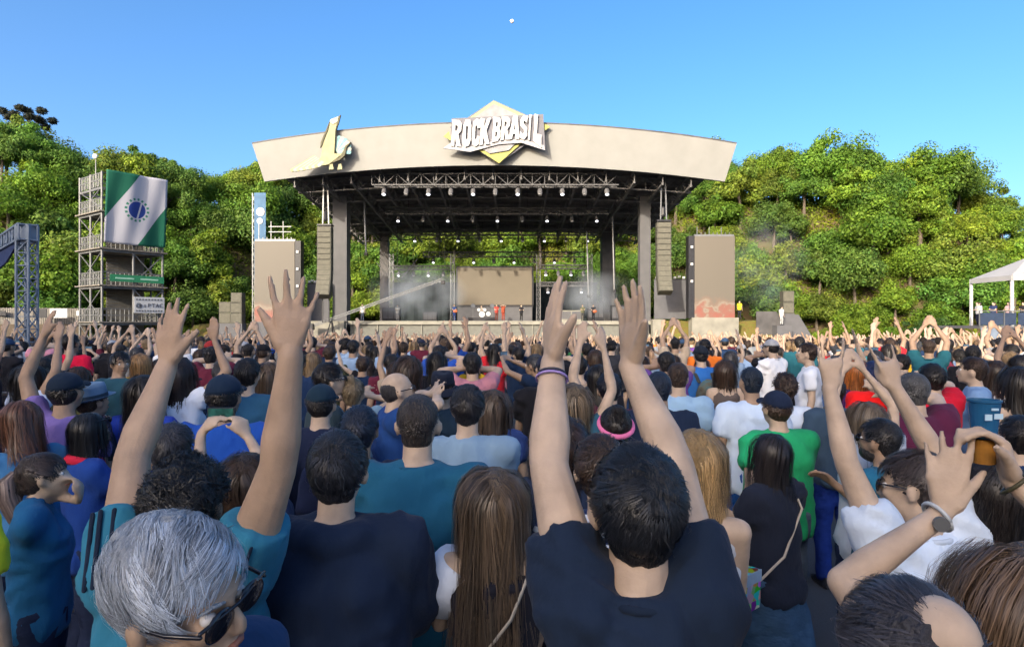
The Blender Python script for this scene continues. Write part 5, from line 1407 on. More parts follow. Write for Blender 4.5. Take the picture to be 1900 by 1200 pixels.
mk('bag_strap', MB().tube([I['cl'](p) for p in ((-.20, -.09, 1.0), (-.08, -.145, 1.12), (.06, -.14, 1.30), (.13, -.07, 1.445), (.12, .05, 1.43))], .010, 8, flat=.5), M['cloth'], I['root'], color=(.40, .36, .30), smooth=True)
I = hero(1296, 800, 2.15, 'person in white-strapped top with blonde hair right of the black T-shirt', sex='f', hair='longcurly', hairlen=.13, haircol=(.36, .23, .10), top=(.55, .58, .62), top_style='tank', skin=4, yaw=-25, shw=.86, arms={'L': dict(pose='chest', pole=(-.2, -.2, -1)), 'R': dict(pose='chest', pole=(.15, -.1, -1))})
I = hero(1697, 836, 1.95, 'person in pale blue-white T-shirt and glasses making horn signs with both hands', hair='undercut', haircol=(.055, .042, .038), top=(.62, .70, .80), skin=4, head=(R(38), 0, R(6)), yaw=12,
         arms={'L': dict(px=(1534, 706, .06), tip=(1540, 612), n=(.1, 1, 0), g='horns', pole=(-1, -.4, -.2)), 'R': dict(px=(1655, 706, .10), tip=(1628, 618), n=(-.1, 1, 0), g='horns', pole=(1, -.2, 0))})
sunglasses(I['root'], I)
I = hero(1838, 850, 1.98, 'person in dusty red strapped top beside the raised blue cup', sex='f', hair='longcurly', haircol=DK, top=(.36, .06, .06), hairlen=.12, skin=3, top_style='tank', arms={'L': 'bent', 'R': 'bent'})
I = hero(1428, 803, 3.02, 'person in black T-shirt and denim skirt wearing a crossbody bag', sex='f', hair='long', haircol=(.018, .014, .014), hairlen=.20, top=(.016, .020, .034), bottom=(.04, .085, .15), bot_style='skirt', skin=4, yaw=28, arms={'L': 'bent', 'R': 'bent'}, legs=True)
mk('leggings', MB().tube([I['cl']((-.098, .015, .52)), I['cl']((-.10, -.03, .09))], [.056, .045], 10).tube([I['cl']((.098, .015, .52)), I['cl']((.10, -.03, .09))], [.056, .045], 10), M['denim'], I['root'], color=(.02, .03, .18), smooth=True)
bag_woman = I
mk('bag_strap', MB().tube([I['cl'](p) for p in ((-.30, -.06, .93), (-.08, -.14, 1.13), (.09, -.12, 1.36), (.11, -.04, 1.47), (.08, .07, 1.42))], .006, 8), M['cloth'], I['root'], color=(.45, .38, .30), smooth=True)
I = hero(1632, 776, 3.1, 'person in teal polo shirt with yellow collar trim and glasses, clapping', hair='undercut', haircol=(.02, .018, .018), top=(.018, .12, .20), top_style='polo', skin=3, yaw=35, bottom=(.10, .09, .06), arms={'L': dict(px=(1600, 868, .22), tip=(1592, 770), n=(.8, .5, 0), g='open'), 'R': 'chest'})
sunglasses(I['root'], I)
mk('collar_trim', MB().tube([I['cl']((math.cos(a) * .078, -.012 + math.sin(a) * .072, 1.470)) for a in [6.283 * j / 16 for j in range(17)]], .005, 6, rnd_end=False), M['cloth'], I['root'], color=(.45, .48, .12))
mk('beard', MB().ell(I['hm']((0, .028, -.075)), (.060 * I['k'], .072 * I['k'], .05 * I['k']), I['HR'], 14, 10), M['hair'], I['root'], color=(.02, .018, .018), smooth=True)
I = hero(82, 856, 2.7, 'person in blue T-shirt with ponytail holding a hand to the mouth', sex='f', hair='pony', haircol=(.045, .032, .028), top=(.016, .11, .25), skin=4, yaw=-64, arms={'R': dict(pose='mouth', d=(-.1, .1, 1), n=(-.2, -1, 0), g='hold'), 'L': 'down'})
I = hero(1040, 770, 2.55, 'person with long wavy hair just left of the striped shirt', sex='f', hair='longcurly', haircol=(.035, .022, .019), hairlen=.44, top=(.02, .03, .06), skin=4)
I = hero(1112, 806, 2.05, 'person in navy and white striped shirt half hidden by the black T-shirt', sex='f', hair='short', haircol=BR, top=(.5, .55, .62), skin=4, topmat=None)
striped = I
# --- third row
I = hero(38, 745, 3.3, 'person in light blue shirt and glasses looking down to the left', sex='f', hair='bob', haircol=(.13, .055, .03), top=(.07, .22, .42), skin=4, yaw=62, head=(0, R(-12), 0), arms={'L': 'bent', 'R': 'bent'})
sunglasses(I['root'], I)
I = hero(168, 766, 3.4, 'person in blue top and red scarf with sunglasses pushed up on the head', sex='f', hair='bob', haircol=(.010, .010, .012), top=(.015, .055, .26), skin=3, yaw=-38, fat=1.1, arms={'L': 'chest', 'R': 'chest'})
sunglasses(I['root'], I, up=.075)
mk('scarf', MB().tube([I['cl']((math.cos(a) * .085, -.01 + math.sin(a) * .08, 1.475 - .02 * math.sin(a))) for a in [6.283 * j / 14 for j in range(15)]], .026, 8, rnd_end=False), M['cloth'], I['root'], color=(.55, .02, .05), smooth=True)
I = hero(462, 838, 2.30, 'person filming the stage with a phone held up in both hands', sex='f', hair='long', haircol=BR, hairlen=.34, top=(.02, .03, .07), skin=4,
         arms={'L': dict(px=(372, 800, .30), tip=(395, 765), n=(.8, .4, 0), g='hold'), 'R': dict(px=(458, 802, .30), tip=(440, 762), n=(-.8, .4, 0), g='hold')})
phone_woman = I
I = hero(417, 692, 3.3, 'person in dark cap and royal blue T-shirt in front of the raised phone', hair='cap', haircol=DK, cap=((.012, .025, .05), 'cap'), top=(.015, .075, .36), skin=3, fat=1.15)
I = hero(668, 752, 2.85, 'person in navy jersey edged in red beside the teal T-shirt', hair='short', haircol=(.012, .018, .035), top=(.012, .018, .05), skin=3)
mk('red_trim', MB().tube([I['cl'](p) for p in ((.12, -.10, 1.40), (.15, -.135, 1.25), (.14, -.135, 1.0))], .016, 8), M['cloth'], I['root'], color=(.75, .03, .02), smooth=True)
I = hero(868, 713, 3.15, 'person in pale grey-blue T-shirt clapping at the chest', hair='short', haircol=(.018, .016, .018), top=(.22, .33, .44), skin=4, fat=1.1, arms={'L': 'chest', 'R': 'chest'})
I = hero(1142, 752, 3.1, 'person in white T-shirt wearing a pink bandana', sex='f', hair='bun', haircol=DK, top=(.6, .63, .66), skin=3)
mk('bandana', MB().tube([I['hm']((math.cos(a) * .088, -.012 + math.sin(a) * .104, .028 - .03 * math.sin(a + 3.14))) for a in [6.283 * j / 20 for j in range(21)]], .013, 8, rnd_end=False), M['cloth'], I['root'], color=(.75, .18, .36), smooth=True)
I = hero(1440, 722, 3.75, 'person in navy baseball cap and bright green T-shirt', hair='cap', haircol=BR, cap=((.012, .020, .045), 'cap'), top=(.02, .36, .14), skin=4, fat=1.12, yaw=12, bottom=(.10, .13, .17), bot_style='shorts', arms={'L': 'hip', 'R': 'bent'})
# --- farther individuals
def far_hero(*a, **k):
    k.setdefault('face', True)
    return hero(*a, **k)
far_hero(124, 688, 3.7, 'person in dark cap and purple T-shirt', hair='cap', haircol=DK, cap=((.012, .022, .04), 'cap'), top=(.20, .14, .38), skin=3, arms={'L': 'up', 'R': 'down'})
far_hero(171, 700, 4.0, 'person in a blue-grey fedora with dark band', hair='cap', haircol=BR, cap=((.16, .25, .36), 'fedora'), top=(.015, .03, .05), skin=4, yaw=-20, hh=.05)
far_hero(333, 664, 4.3, 'person in white shirt with big curls raising one arm high', sex='f', hair='longcurly', haircol=(.02, .014, .014), hairlen=.22, top=(.66, .72, .82), skin=3, arms={'R': dict(px=(398, 632, .1), tip=(398, 592), n=(0, 1, 0), g='open'), 'L': 'down'})
far_hero(270, 695, 4.0, 'person in royal blue dress beside the raised left arm', sex='f', hair='long', haircol=DK, hairlen=.34, top=(.02, .05, .33), skin=3)
far_hero(60, 676, 4.5, 'person in white sleeves clapping high at the far left', sex='f', hair='long', haircol=DK, hairlen=.36, top=(.55, .62, .78), skin=3, yaw=-25, arms={'L': 'upin', 'R': 'upin'})
far_hero(223, 652, 6.2, 'person in dark teal T-shirt looking back over the shoulder', hair='short', haircol=DK, top=(.02, .07, .10), skin=3, yaw=-10, head=(R(-120), 0, 0))
far_hero(262, 655, 6.8, 'person in mustard top behind the royal blue dress', sex='f', hair='long', haircol=(.27, .15, .06), hairlen=.25, top=(.6, .33, .03), skin=4)
far_hero(460, 664, 4.6, 'person in blue T-shirt just left of the big raised arm', hair='short', haircol=DK, top=(.02, .08, .16), skin=4)
far_hero(500, 672, 5.0, 'person in dark blue top with long fair hair, left of the big raised arm', sex='f', hair='long', haircol=LB, top=(.02, .04, .10), hairlen=.35, skin=4)
far_hero(597, 710, 3.55, 'person in dark cap and navy T-shirt behind the navy jacket', hair='cap', haircol=DK, cap=((.012, .03, .05), 'cap'), top=(.012, .018, .045), skin=4)
I = far_hero(612, 672, 4.3, 'person with sunglasses in profile just right of the big raised arm', hair='short', haircol=DK, top=(.03, .05, .06), skin=4, yaw=-62)
sunglasses(I['root'], I)
far_hero(655, 700, 4.4, 'person in blue-grey top with tied hair, hands raised to the face', sex='f', hair='bun', haircol=(.20, .15, .09), top=(.20, .32, .42), skin=4, arms={'L': 'face', 'R': 'face'})
I = far_hero(738, 688, 3.9, 'person in blue T-shirt and dark sunglasses in profile, left of centre', hair='balding', haircol=(.05, .045, .045), top=(.015, .055, .20), skin=4, yaw=-70, arms={'L': 'face', 'R': 'face'})
sunglasses(I['root'], I)
far_hero(757, 660, 4.9, 'person in dark top tilting the head behind the profile with sunglasses', sex='f', hair='long', haircol=BR, top=(.03, .05, .10), hairlen=.3, skin=4, head=(0, 0, R(12)))
far_hero(822, 680, 4.4, 'person in black bucket hat and dark shirt', hair='cap', haircol=LB, cap=((.012, .016, .03), 'bucket'), top=(.025, .05, .08), skin=4, arms={'R': 'face', 'L': 'down'}, hh=.05)
far_hero(915, 722, 3.9, 'person in dark blue top beside the pale grey-blue T-shirt', sex='f', hair='long', haircol=(.085, .06, .042), hairlen=.42, top=(.03, .06, .20), skin=4)
far_hero(1062, 710, 3.6, 'person with long fair hair seen below the left clapping hand', sex='f', hair='long', haircol=(.13, .095, .06), hairlen=.42, top=(.03, .10, .16), skin=4, arms={'R': 'up', 'L': 'down'})
far_hero(1130, 690, 4.3, 'person in maroon top with one arm raised behind the pink bandana', hair='short', haircol=(.012, .012, .02), top=(.10, .015, .04), skin=4, arms={'L': 'up', 'R': 'down'})
far_hero(1222, 686, 4.0, 'person in dark navy T-shirt right of the clapping hands', hair='buzz', haircol=(.012, .02, .04), top=(.012, .022, .05), skin=3)
far_hero(1257, 670, 4.7, 'person in light blue T-shirt behind the dark navy T-shirt', hair='buzz', haircol=BR, top=(.30, .46, .62), skin=4)
far_hero(1300, 640, 7.4, 'person in dark cap and blue top carrying a patterned backpack', hair='cap', haircol=DK, cap=((.015, .02, .03), 'cap'), top=(.03, .14, .42), bottom=(.02, .06, .30), skin=4)
pack_pos = TAKEN[-1]
far_hero(1393, 678, 4.5, 'person in pale blue-white T-shirt and blue jeans behind the green T-shirt', hair='buzz', haircol=(.012, .02, .035), top=(.55, .66, .80), bottom=(.02, .10, .36), skin=3, fat=1.05)
far_hero(1345, 668, 6.3, 'person in black shorts and sleeveless top standing by bare asphalt', sex='f', hair='longcurly', haircol=BR, top=(.10, .08, .07), bottom=(.01, .012, .02), bot_style='shorts', top_style='tank', skin=4)
far_hero(1456, 690, 5.0, 'person in white T-shirt with frizzy curls, right of the navy cap', sex='f', hair='curly', haircol=BR, top=(.60, .68, .78), skin=4, hh=.03)
I = far_hero(1497, 636, 7.2, 'person in white shirt looking left near the horn-sign hands', hair='undercut', haircol=BR, top=(.66, .70, .76), skin=4, yaw=65)
far_hero(1588, 668, 5.6, 'person with bright orange hair behind the horn-sign hands', sex='f', hair='long', haircol=(.42, .13, .025), top=(.06, .02, .10), hairlen=.16, skin=4)
far_hero(1625, 668, 5.2, 'person in bright red T-shirt between the two horn-sign hands', hair='short', haircol=(.02, .03, .10), top=(.80, .015, .015), skin=3)
far_hero(1693, 688, 3.65, 'person in maroon T-shirt with grey hair behind the raised arm', hair='buzz', haircol=(.09, .088, .088), top=(.09, .015, .045), skin=4, fat=1.1, arms={'R': 'face', 'L': 'down'})
far_hero(1728, 674, 4.8, 'person in crimson T-shirt clapping at face height', hair='short', haircol=DK, top=(.55, .012, .035), skin=4, arms={'R': 'face', 'L': 'face'})
far_hero(1803, 662, 5.4, 'person in grey-blue jersey looking left above the blue cup', hair='undercut', haircol=BR, top=(.16, .27, .45), skin=4, yaw=55)
far_hero(1845, 668, 5.9, 'person in white tank top right of the grey-blue jersey', sex='f', hair='long', haircol=BR, top=(.7, .7, .68), top_style='tank', hairlen=.25, skin=4)
far_hero(1886, 680, 4.4, 'person in dark sleeveless top at the right edge', sex='f', hair='long', haircol=DK, top=(.02, .02, .05), top_style='tank', hairlen=.40, skin=4)
far_hero(1890, 770, 3.1, 'person in dark blue shirt at the right edge behind the cup', hair='short', haircol=DK, top=(.012, .03, .09), skin=4)
far_hero(1546, 700, 4.9, 'person in dark denim shirt walking right of the green T-shirt', hair='short', haircol=DK, top=(.04, .07, .11), bottom=(.015, .04, .22), skin=4)
far_hero(1608, 745, 3.4, 'person with straight fair hair behind the teal polo shirt, arms raised', sex='f', hair='long', haircol=(.12, .09, .06), top=(.5, .55, .62), hairlen=.28, skin=4, arms={'L': 'upin', 'R': 'upin'})
far_hero(320, 785, 2.6, 'person in dark top below the white-shirted raised arm at left', hair='short', haircol=(.04, .04, .048), top=(.02, .025, .05), skin=3)
far_hero(-165, 800, 2.05, 'person in a yellow hi-vis top cut off by the left edge', hair='short', haircol=DK, top=(.62, .66, .03), skin=4, yaw=20)
far_hero(132, 611, 8.2, 'person in bright red shirt rising above the crowd at left', hair='short', haircol=DK, top=(.66, .01, .05), skin=3)

# stripes for the navy and white shirt
m = bpy.data.materials.new('striped_cloth'); m.use_nodes = True
N_ = m.node_tree.nodes; L_ = m.node_tree.links
tc_ = N_.new('ShaderNodeTexCoord'); wv = N_.new('ShaderNodeTexWave'); wv.bands_direction = 'Z'; wv.inputs['Scale'].default_value = 9.5; wv.inputs['Distortion'].default_value = .8; wv.inputs['Detail'].default_value = 1
L_.new(tc_.outputs['Object'], wv.inputs[0])
cr_ = N_.new('ShaderNodeValToRGB'); cr_.color_ramp.interpolation = 'CONSTANT'
cr_.color_ramp.elements[0].color = (.55, .60, .68, 1); cr_.color_ramp.elements[1].position = .5; cr_.color_ramp.elements[1].color = (.012, .03, .11, 1)
L_.new(wv.outputs[0], cr_.inputs[0]); L_.new(cr_.outputs[0], N_['Principled BSDF'].inputs['Base Color']); N_['Principled BSDF'].inputs['Roughness'].default_value = .9
for c in striped['root'].children:
    if c.name.startswith('shirt'): c.data.materials[0] = m

# things held or carried
ck = cup_hand; s, S, E, Wr, d_, n_, g_, r_ = ck['arms']['R']
b0 = ck['root'].matrix_basis if False else Matrix.Translation(ck['root'].location)
cup_c = P(1826, 812, 1.23)
cup = thing('plastic_cup', 'blue plastic cup printed with white marks held up by the woman at right', 'cup', cup_c)
cb = MB(); cb.loft([[cup_c + Vector((math.cos(a) * r_, math.sin(a) * r_, z)) for a in [6.2832 * j / 24 for j in range(24)]] for r_, z in ((.021, 0), (.0275, .070), (.0295, .072), (.0295, .076), (.0265, .076), (.020, .004))])
part('cup_body', cb, mat('blue_plastic', (.015, .09, .20), rough=.25, var=.15, vscale=20), cup, smooth=False)
part('beer', MB().loft([[cup_c + Vector((math.cos(a) * r_, math.sin(a) * r_, z)) for a in [6.2832 * j / 20 for j in range(20)]] for r_, z in ((.0208, -.002), (.019, -.05))]), mat('beer', (.35, .16, .03), rough=.15, var=.3, vscale=30), cup)
pm_ = mat('cup_print', (.45, .62, .72), rough=.4, var=0)
for nm_, x0, z0, ww, hh_ in (('print_disc', -.010, .044, .008, .008), ('print_block', .009, .046, .010, .007), ('print_bar', .0, .060, .008, .003)):
    part(nm_, MB().box(cup_c + Vector((x0, -math.sqrt(max(.0262 ** 2 - x0 ** 2, .0001)) - .0006 + (.048 - z0) * .10, z0)), (ww * 1.7, .0016, hh_ * 1.5)), pm_, cup)

ph_c = P(411, 769, 2.62)
ph = thing('phone', 'dark phone with green-lit screen held up in front of the royal blue T-shirt', 'phone', ph_c)
part('case', MB().box(ph_c, (.115, .010, .060)), M['black'], ph)
part('screen', MB().box(ph_c + Vector((0, -.007, 0)), (.104, .002, .052)), mat('phone_screen', (.015, .06, .05), rough=.15, var=.8, vscale=25, emit=.25), ph)

bw = bag_woman; bc = bw['root'].matrix_basis @ Vector((0, 0, 0)) if False else None
rw = Matrix.Translation(bw['root'].location) @ Matrix.Rotation(bw['root'].rotation_euler.z, 4, 'Z')
bc = P(1382, 1128, 2.80)
bag = thing('crossbody_bag', 'small multicoloured patchwork crossbody bag on the woman in black T-shirt and skirt', 'bag', bc, bw['root'].rotation_euler.z + .2)
bm_ = bpy.data.materials.new('patchwork'); bm_.use_nodes = True
vo = bm_.node_tree.nodes.new('ShaderNodeTexVoronoi'); vo.inputs['Scale'].default_value = 26; tcb = bm_.node_tree.nodes.new('ShaderNodeTexCoord')
hs = bm_.node_tree.nodes.new('ShaderNodeHueSaturation'); hs.inputs['Saturation'].default_value = 1.25; hs.inputs['Value'].default_value = .62
bm_.node_tree.links.new(tcb.outputs['Object'], vo.inputs['Vector']); bm_.node_tree.links.new(vo.outputs['Color'], hs.inputs['Color']); bm_.node_tree.links.new(hs.outputs[0], bm_.node_tree.nodes['Principled BSDF'].inputs['Base Color'])
mk('pouch', MB().loft([[Vector((x * w_, y * .035, z)) for x, y in ((-1, -1), (1, -1), (1, 1), (-1, 1))] for z, w_ in ((0, .066), (.02, .072), (.15, .075), (.17, .07))]), bm_, bag)
mk('flap', MB().box((0, -.037, .145), (.15, .006, .05)), M['cloth'], bag, color=(.30, .40, .50))

bp_ = Vector((pack_pos[0], pack_pos[1] - .27, 1.18 + gz(0, pack_pos[1])))
pk = thing('backpack', 'olive and brown patterned backpack worn by the man in blue', 'backpack', bp_)
part('pack_body', MB().ell(bp_, (.15, .10, .24)), mat('patterned_canvas', (.13, .11, .07), rough=.9, var=.6, vscale=16, col2=(.05, .09, .09)), pk, smooth=True)
part('front_pocket', MB().ell(bp_ + Vector((0, -.085, -.08)), (.105, .045, .11)), mat('pocket_canvas', (.16, .13, .08), rough=.9, var=.4, vscale=20), pk, smooth=True)
for s_ in (-1, 1):
    part('strap', MB().tube([bp_ + Vector((s_ * .09, .06, .2)), bp_ + Vector((s_ * .10, .17, .29)), bp_ + Vector((s_ * .11, .30, .22))], .022, 8, flat=.4), M['cloth'], pk, smooth=True, color=(.05, .05, .04))
# ------------------------------------------------------------------ the crowd: individuals, then the far mass
PROTO = {}
M['phone'] = mat('small_phone_screen', (.05, .09, .13), rough=.2, var=.7, vscale=30, emit=.3)
PV = [  # name, kwargs: built once out of view order, copied many times
    ('m_down', dict(sex='m', hair='short', arms={})), ('m_up', dict(sex='m', hair='short', arms={'L': 'up', 'R': 'up'})),
    ('m_cap', dict(sex='m', hair='cap', cap=((.02, .025, .04), 'cap'), arms={'L': 'bent', 'R': 'bent'})), ('m_clap', dict(sex='m', hair='buzz', arms={'L': 'upin', 'R': 'upin'})),
    ('m_one', dict(sex='m', hair='curly', arms={'R': 'up', 'L': 'down'})), ('m_face', dict(sex='m', hair='undercut', arms={'L': 'face', 'R': 'face'}, fat=1.12)),
    ('f_down', dict(sex='f', hair='long', arms={})), ('f_up', dict(sex='f', hair='long', arms={'L': 'upout', 'R': 'up'}, hairlen=.25)),
    ('f_one', dict(sex='f', hair='longcurly', arms={'L': 'up', 'R': 'bent'})), ('f_clap', dict(sex='f', hair='bob', arms={'L': 'upin', 'R': 'upin'})),
    ('f_bun', dict(sex='f', hair='bun', arms={'L': 'chest', 'R': 'chest'}, top_style='tank')), ('f_phone', dict(sex='f', hair='pony', arms={'L': 'phone', 'R': 'phone'})),
]
POSE = {'m_down': ('top', 'arms down'), 'm_up': ('T-shirt', 'both arms up'), 'm_cap': ('top and cap', 'arms bent'), 'm_clap': ('T-shirt', 'clapping overhead'), 'm_one': ('T-shirt', 'right arm up'), 'm_face': ('T-shirt', 'hands at face'),
        'f_down': ('long-haired', 'arms down'), 'f_up': ('top', 'arms spread high'), 'f_one': ('top', 'left arm up'), 'f_clap': ('top', 'clapping overhead'), 'f_bun': ('strapped top', 'hands at chest'), 'f_phone': ('top', 'hands by face')}
for i, (nm, kw) in enumerate(PV):
    root = thing('person', 'x', 'person', (0, 0, 0))
    make_person(root, h=1.66 if kw['sex'] == 'f' else 1.76, voxel=.0135, dec=.30, nstr=330, sw=.006, seed=50 + i, face=True, **kw)
    PROTO[nm] = root
bake_all()

COLS = [('navy', (.012, .028, .07), 16), ('black', (.012, .012, .016), 22), ('charcoal', (.035, .037, .045), 8), ('white', (.70, .70, .70), 9), ('pale blue', (.30, .42, .58), 4), ('royal blue', (.02, .07, .32), 5),
        ('teal', (.02, .11, .14), 4), ('grey', (.20, .21, .22), 6), ('red', (.55, .02, .03), 4), ('maroon', (.10, .015, .03), 4), ('orange', (.62, .15, .02), 2), ('mustard', (.50, .30, .02), 2), ('purple', (.12, .05, .22), 2),
        ('green', (.03, .16, .05), 2), ('olive', (.09, .09, .04), 3), ('pink', (.60, .25, .30), 2), ('beige', (.42, .34, .25), 3)]
CW = [c[2] for c in COLS]
HAIRS = [DK, DK, DK, BR, BR, LB, BLD, (.05, .05, .055)]
MARKS = [(60, 'blue truss gate'), (150, 'grey fence'), (235, 'flag tower'), (310, 'tower sign'), (400, 'first speaker stack'), (470, 'blue banner mast'), (545, 'left video screen'), (605, 'left speaker array'), (650, 'left front pillar'), (735, 'camera crane'),
         (845, 'centre screen'), (915, 'sign on the roof'), (990, 'right of centre screen'), (1090, 'drum riser'), (1190, 'right front pillar'), (1240, 'right speaker array'), (1320, 'right video screen'), (1400, 'grass bank'), (1470, 'stage steps'),
         (1560, 'tall green trees'), (1650, 'leafy cliff'), (1730, 'bare rock face'), (1800, 'dark shrubs'), (1910, 'white tent')]
def free(x, y, r):
    for tx, ty, tr in TAKEN:
        if (tx - x) ** 2 + (ty - y) ** 2 < (r + tr * .9) ** 2: return False
    return True
def lane(x, y):    # strip of bare asphalt that the photo shows right of the middle
    return (2.0 < y < 6.2 and .385 < x / y < .475) or (4.5 < y < 7.0 and .29 < x / y < .345)

cand = []
tries = 0
while tries < 60000 and len(cand) < 262:
    tries += 1
    y = 2.6 + 14.6 * math.sqrt(rnd.random())
    x = rnd.uniform(-.86, .86) * y
    if y < 3.4 and abs(x / y) < .78: continue
    if lane(x, y) or not free(x, y, .31): continue
    TAKEN.append((x, y, .31)); cand.append((x, y))
cand.sort(key=lambda q: q[1])
names = [p[0] for p in PV]
used = set(); first = set(); rowcount = {}
for i, (x, y) in enumerate(cand):
    px = 950 + F * x / y
    mark = next(m_[1] for m_ in MARKS if px < m_[0]) if px < 1910 else 'white tent'
    depth = 'near' if y < 7 else ('middle' if y < 11.5 else 'back')
    for t_ in range(60):
        nm = rnd.choices(names, weights=(12, 7, 9, 4, 7, 5, 12, 6, 7, 3, 6, 7))[0]
        if y < 9.0 and nm in ('m_up', 'f_up', 'm_clap', 'f_clap', 'm_one', 'f_one') and rnd.random() < (.75 if y < 5.5 else .5): continue
        cn, cc, _ = rnd.choices(COLS, weights=CW)[0]
        lab = 'person in %s %s, %s, %s rows below %s' % (cn, POSE[nm][0] if POSE[nm][0] != 'long-haired' else 'top, long hair', POSE[nm][1], depth, mark)
        if lab not in used: break
    used.add(lab)
    sc_ = rnd.uniform(.93, 1.05); rz = R(rnd.gauss(0, 22)); loc = (x, y, gz(x, y)); mir = rnd.random() < .5
    if nm not in first:
        first.add(nm); o = PROTO[nm]; o.location = loc; o.rotation_euler = (0, 0, rz); o.scale = (sc_,) * 3
        kids = {}
        for c in o.children:
            kids.setdefault(c.name.split('.')[0], []).append(c)
            for g_ in c.children: kids.setdefault(g_.name.split('.')[0], []).append(g_)
    else:
        o, kids = dup(PROTO[nm], loc, rz, sc_, mir)
    o['label'] = lab; o['group'] = 'standing crowd in front of the stage'
    hc_ = rnd.choice(HAIRS[:4] if nm[0] == 'm' and rnd.random() < .8 else HAIRS); v_ = rnd.uniform(.75, 1.25)
    sk = SKINS[rnd.randrange(5)]; bt = rnd.choice([(.015, .02, .05), (.02, .05, .14), (.012, .012, .015), (.05, .07, .10), (.12, .11, .09)])
    setc = lambda key, c_: [setattr(q, 'color', (c_[0], c_[1], c_[2], 1)) for q in kids.get(key, [])]
    setc('shirt', tuple(min(.8, q * v_) for q in cc)); setc('collar', tuple(q * v_ * .8 for q in cc)); setc('hair', tuple(q * .8 for q in hc_)); setc('hair_strands', hc_); setc('eyebrow', hc_)
    setc('body', sk); setc('mouth', (sk[0] * .75, sk[1] * .45, sk[2] * .45)); setc('trousers', bt)
    if nm == 'f_phone':
        Mw = Matrix.Translation(loc) @ Matrix.Rotation(rz, 4, 'Z') @ Matrix.Scale(sc_, 4)
        pp = Mw @ Vector((0, .385, 1.655)); ph = thing('phone', 'dark phone held up by the person in %s, %s rows below %s' % (cn, depth, mark), 'phone', pp, rz, 'phones held up in the crowd')
        mk('case', MB().box((0, 0, 0), (.15, .010, .075)), M['black'], ph); mk('screen', MB().box((0, -.006, 0), (.138, .003, .066)), M['phone'], ph)
    if nm == 'm_cap':
        c_ = rnd.choice([(.02, .025, .05), (.012, .012, .014), (.35, .36, .38), (.30, .03, .03), (.03, .06, .12)])
        setc('cap', c_); setc('visor', c_); setc('button', c_)
for nm in names:
    if nm not in first:
        for c in list(PROTO[nm].children_recursive): bpy.data.objects.remove(c)
        bpy.data.objects.remove(PROTO[nm])

# far crowd: one mass of simple figures, heads, raised arms and torsos in their own colours
def lowpoly(arms, fem, lod):
    V, Fc, Cc = [], [], []
    def addmb(b, ci):
        o = len(V); V.extend(b.v)
        for f_ in b.f:
            f_ = [q + o for q in f_]
            if len(f_) > 4:
                for j in range(1, len(f_) - 1): Fc.append([f_[0], f_[j], f_[j + 1]])
            elif len(f_) == 4: Fc.append([f_[0], f_[1], f_[2]]); Fc.append([f_[0], f_[2], f_[3]])
            else: Fc.append(f_)
        Cc.extend([ci] * len(b.v))
    sg = 7 if lod == 0 else 6
    w = .165 if fem else .19
    def ring(z, rx, ry): return [Vector((math.cos(6.2832 * j / sg) * rx, math.sin(6.2832 * j / sg) * ry, z)) for j in range(sg)]
    addmb(MB().loft([ring(.86, w * .95, .13), ring(1.08, w * .9, .12), ring(1.32, w, .13), ring(1.43, w * .8, .09), ring(1.48, .07, .06)]), 2)
    addmb(MB().loft([ring(1.44, .052, .052), ring(1.54, .05, .055), ring(1.60, .07, .085), ring(1.68, .068, .085), ring(1.74, .03, .04)]), 0)
    addmb(MB().loft([[q + Vector((0, -.025, 0)) for q in r_] for r_ in ((ring(1.30, .07, .04), ring(1.50, .085, .06), ring(1.66, .084, .085), ring(1.755, .035, .04)) if fem else (ring(1.57, .05, .05), ring(1.62, .078, .075), ring(1.70, .078, .085), ring(1.76, .04, .045)))]), 1)
    for s in (-1, 1):
        lg = MB(); lg.loft([[q + Vector((s * .09, 0, 0)) for q in [Vector((math.cos(6.2832 * j / 5) * r_, math.sin(6.2832 * j / 5) * r_, z)) for j in range(5)]] for r_, z in ((.06, .02), (.085, .9))])
        if lod == 0: addmb(lg, 3)
        a = arms[0] if s < 0 else arms[1]
        S = Vector((s * (w - .01), 0, 1.41))
        tg = {'d': ((s * .25, -.03, 1.14), (s * .23, .05, .90)), 'u': ((s * .27, .05, 1.62), (s * .20, .12, 1.86)), 'i': ((s * .28, .06, 1.62), (s * .08, .16, 1.84)), 'c': ((s * .22, .06, 1.15), (s * .07, .28, 1.32)), 'o': ((s * .34, .03, 1.58), (s * .45, .08, 1.82))}[a]
        E, W_ = Vector(tg[0]), Vector(tg[1]); hd = (W_ - E).normalized()
        addmb(MB().tube([S, S.lerp(E, .6)], [.062, .058], 6 if lod == 0 else 5, rnd_end=False), 2)
        ab = MB().tube([S.lerp(E, .5), E, W_, W_ + hd * .07, W_ + hd * .16], [.046, .040, .028, .040, .018], 6 if lod == 0 else 4, rnd_end=False)
        addmb(ab, 0)
    return np.array([tuple(q) for q in V]), np.array(Fc), np.array(Cc)
VAR = ['dd', 'uu', 'ii', 'cc', 'ud', 'du', 'oo', 'ui', 'cu', 'dd']
LP = {(v_, f_, l_): lowpoly(v_, f_, l_) for v_ in VAR for f_ in (0, 1) for l_ in (0, 1)}
grid = {}
def gfree(x, y, r):
    i, j = int(math.floor(x / 1.0)), int(math.floor(y / 1.0))
    for a in (-1, 0, 1):
        for b in (-1, 0, 1):
            for tx, ty in grid.get((i + a, j + b), ()):
                if (tx - x) ** 2 + (ty - y) ** 2 < r * r: return False
    grid.setdefault((i, j), []).append((x, y)); return True
for tx, ty, _ in TAKEN: grid.setdefault((int(math.floor(tx)), int(math.floor(ty))), []).append((tx, ty))
VV, FF, CC = [], [], []; off = 0; nfar = 0
shirts = [c[1] for c in COLS]
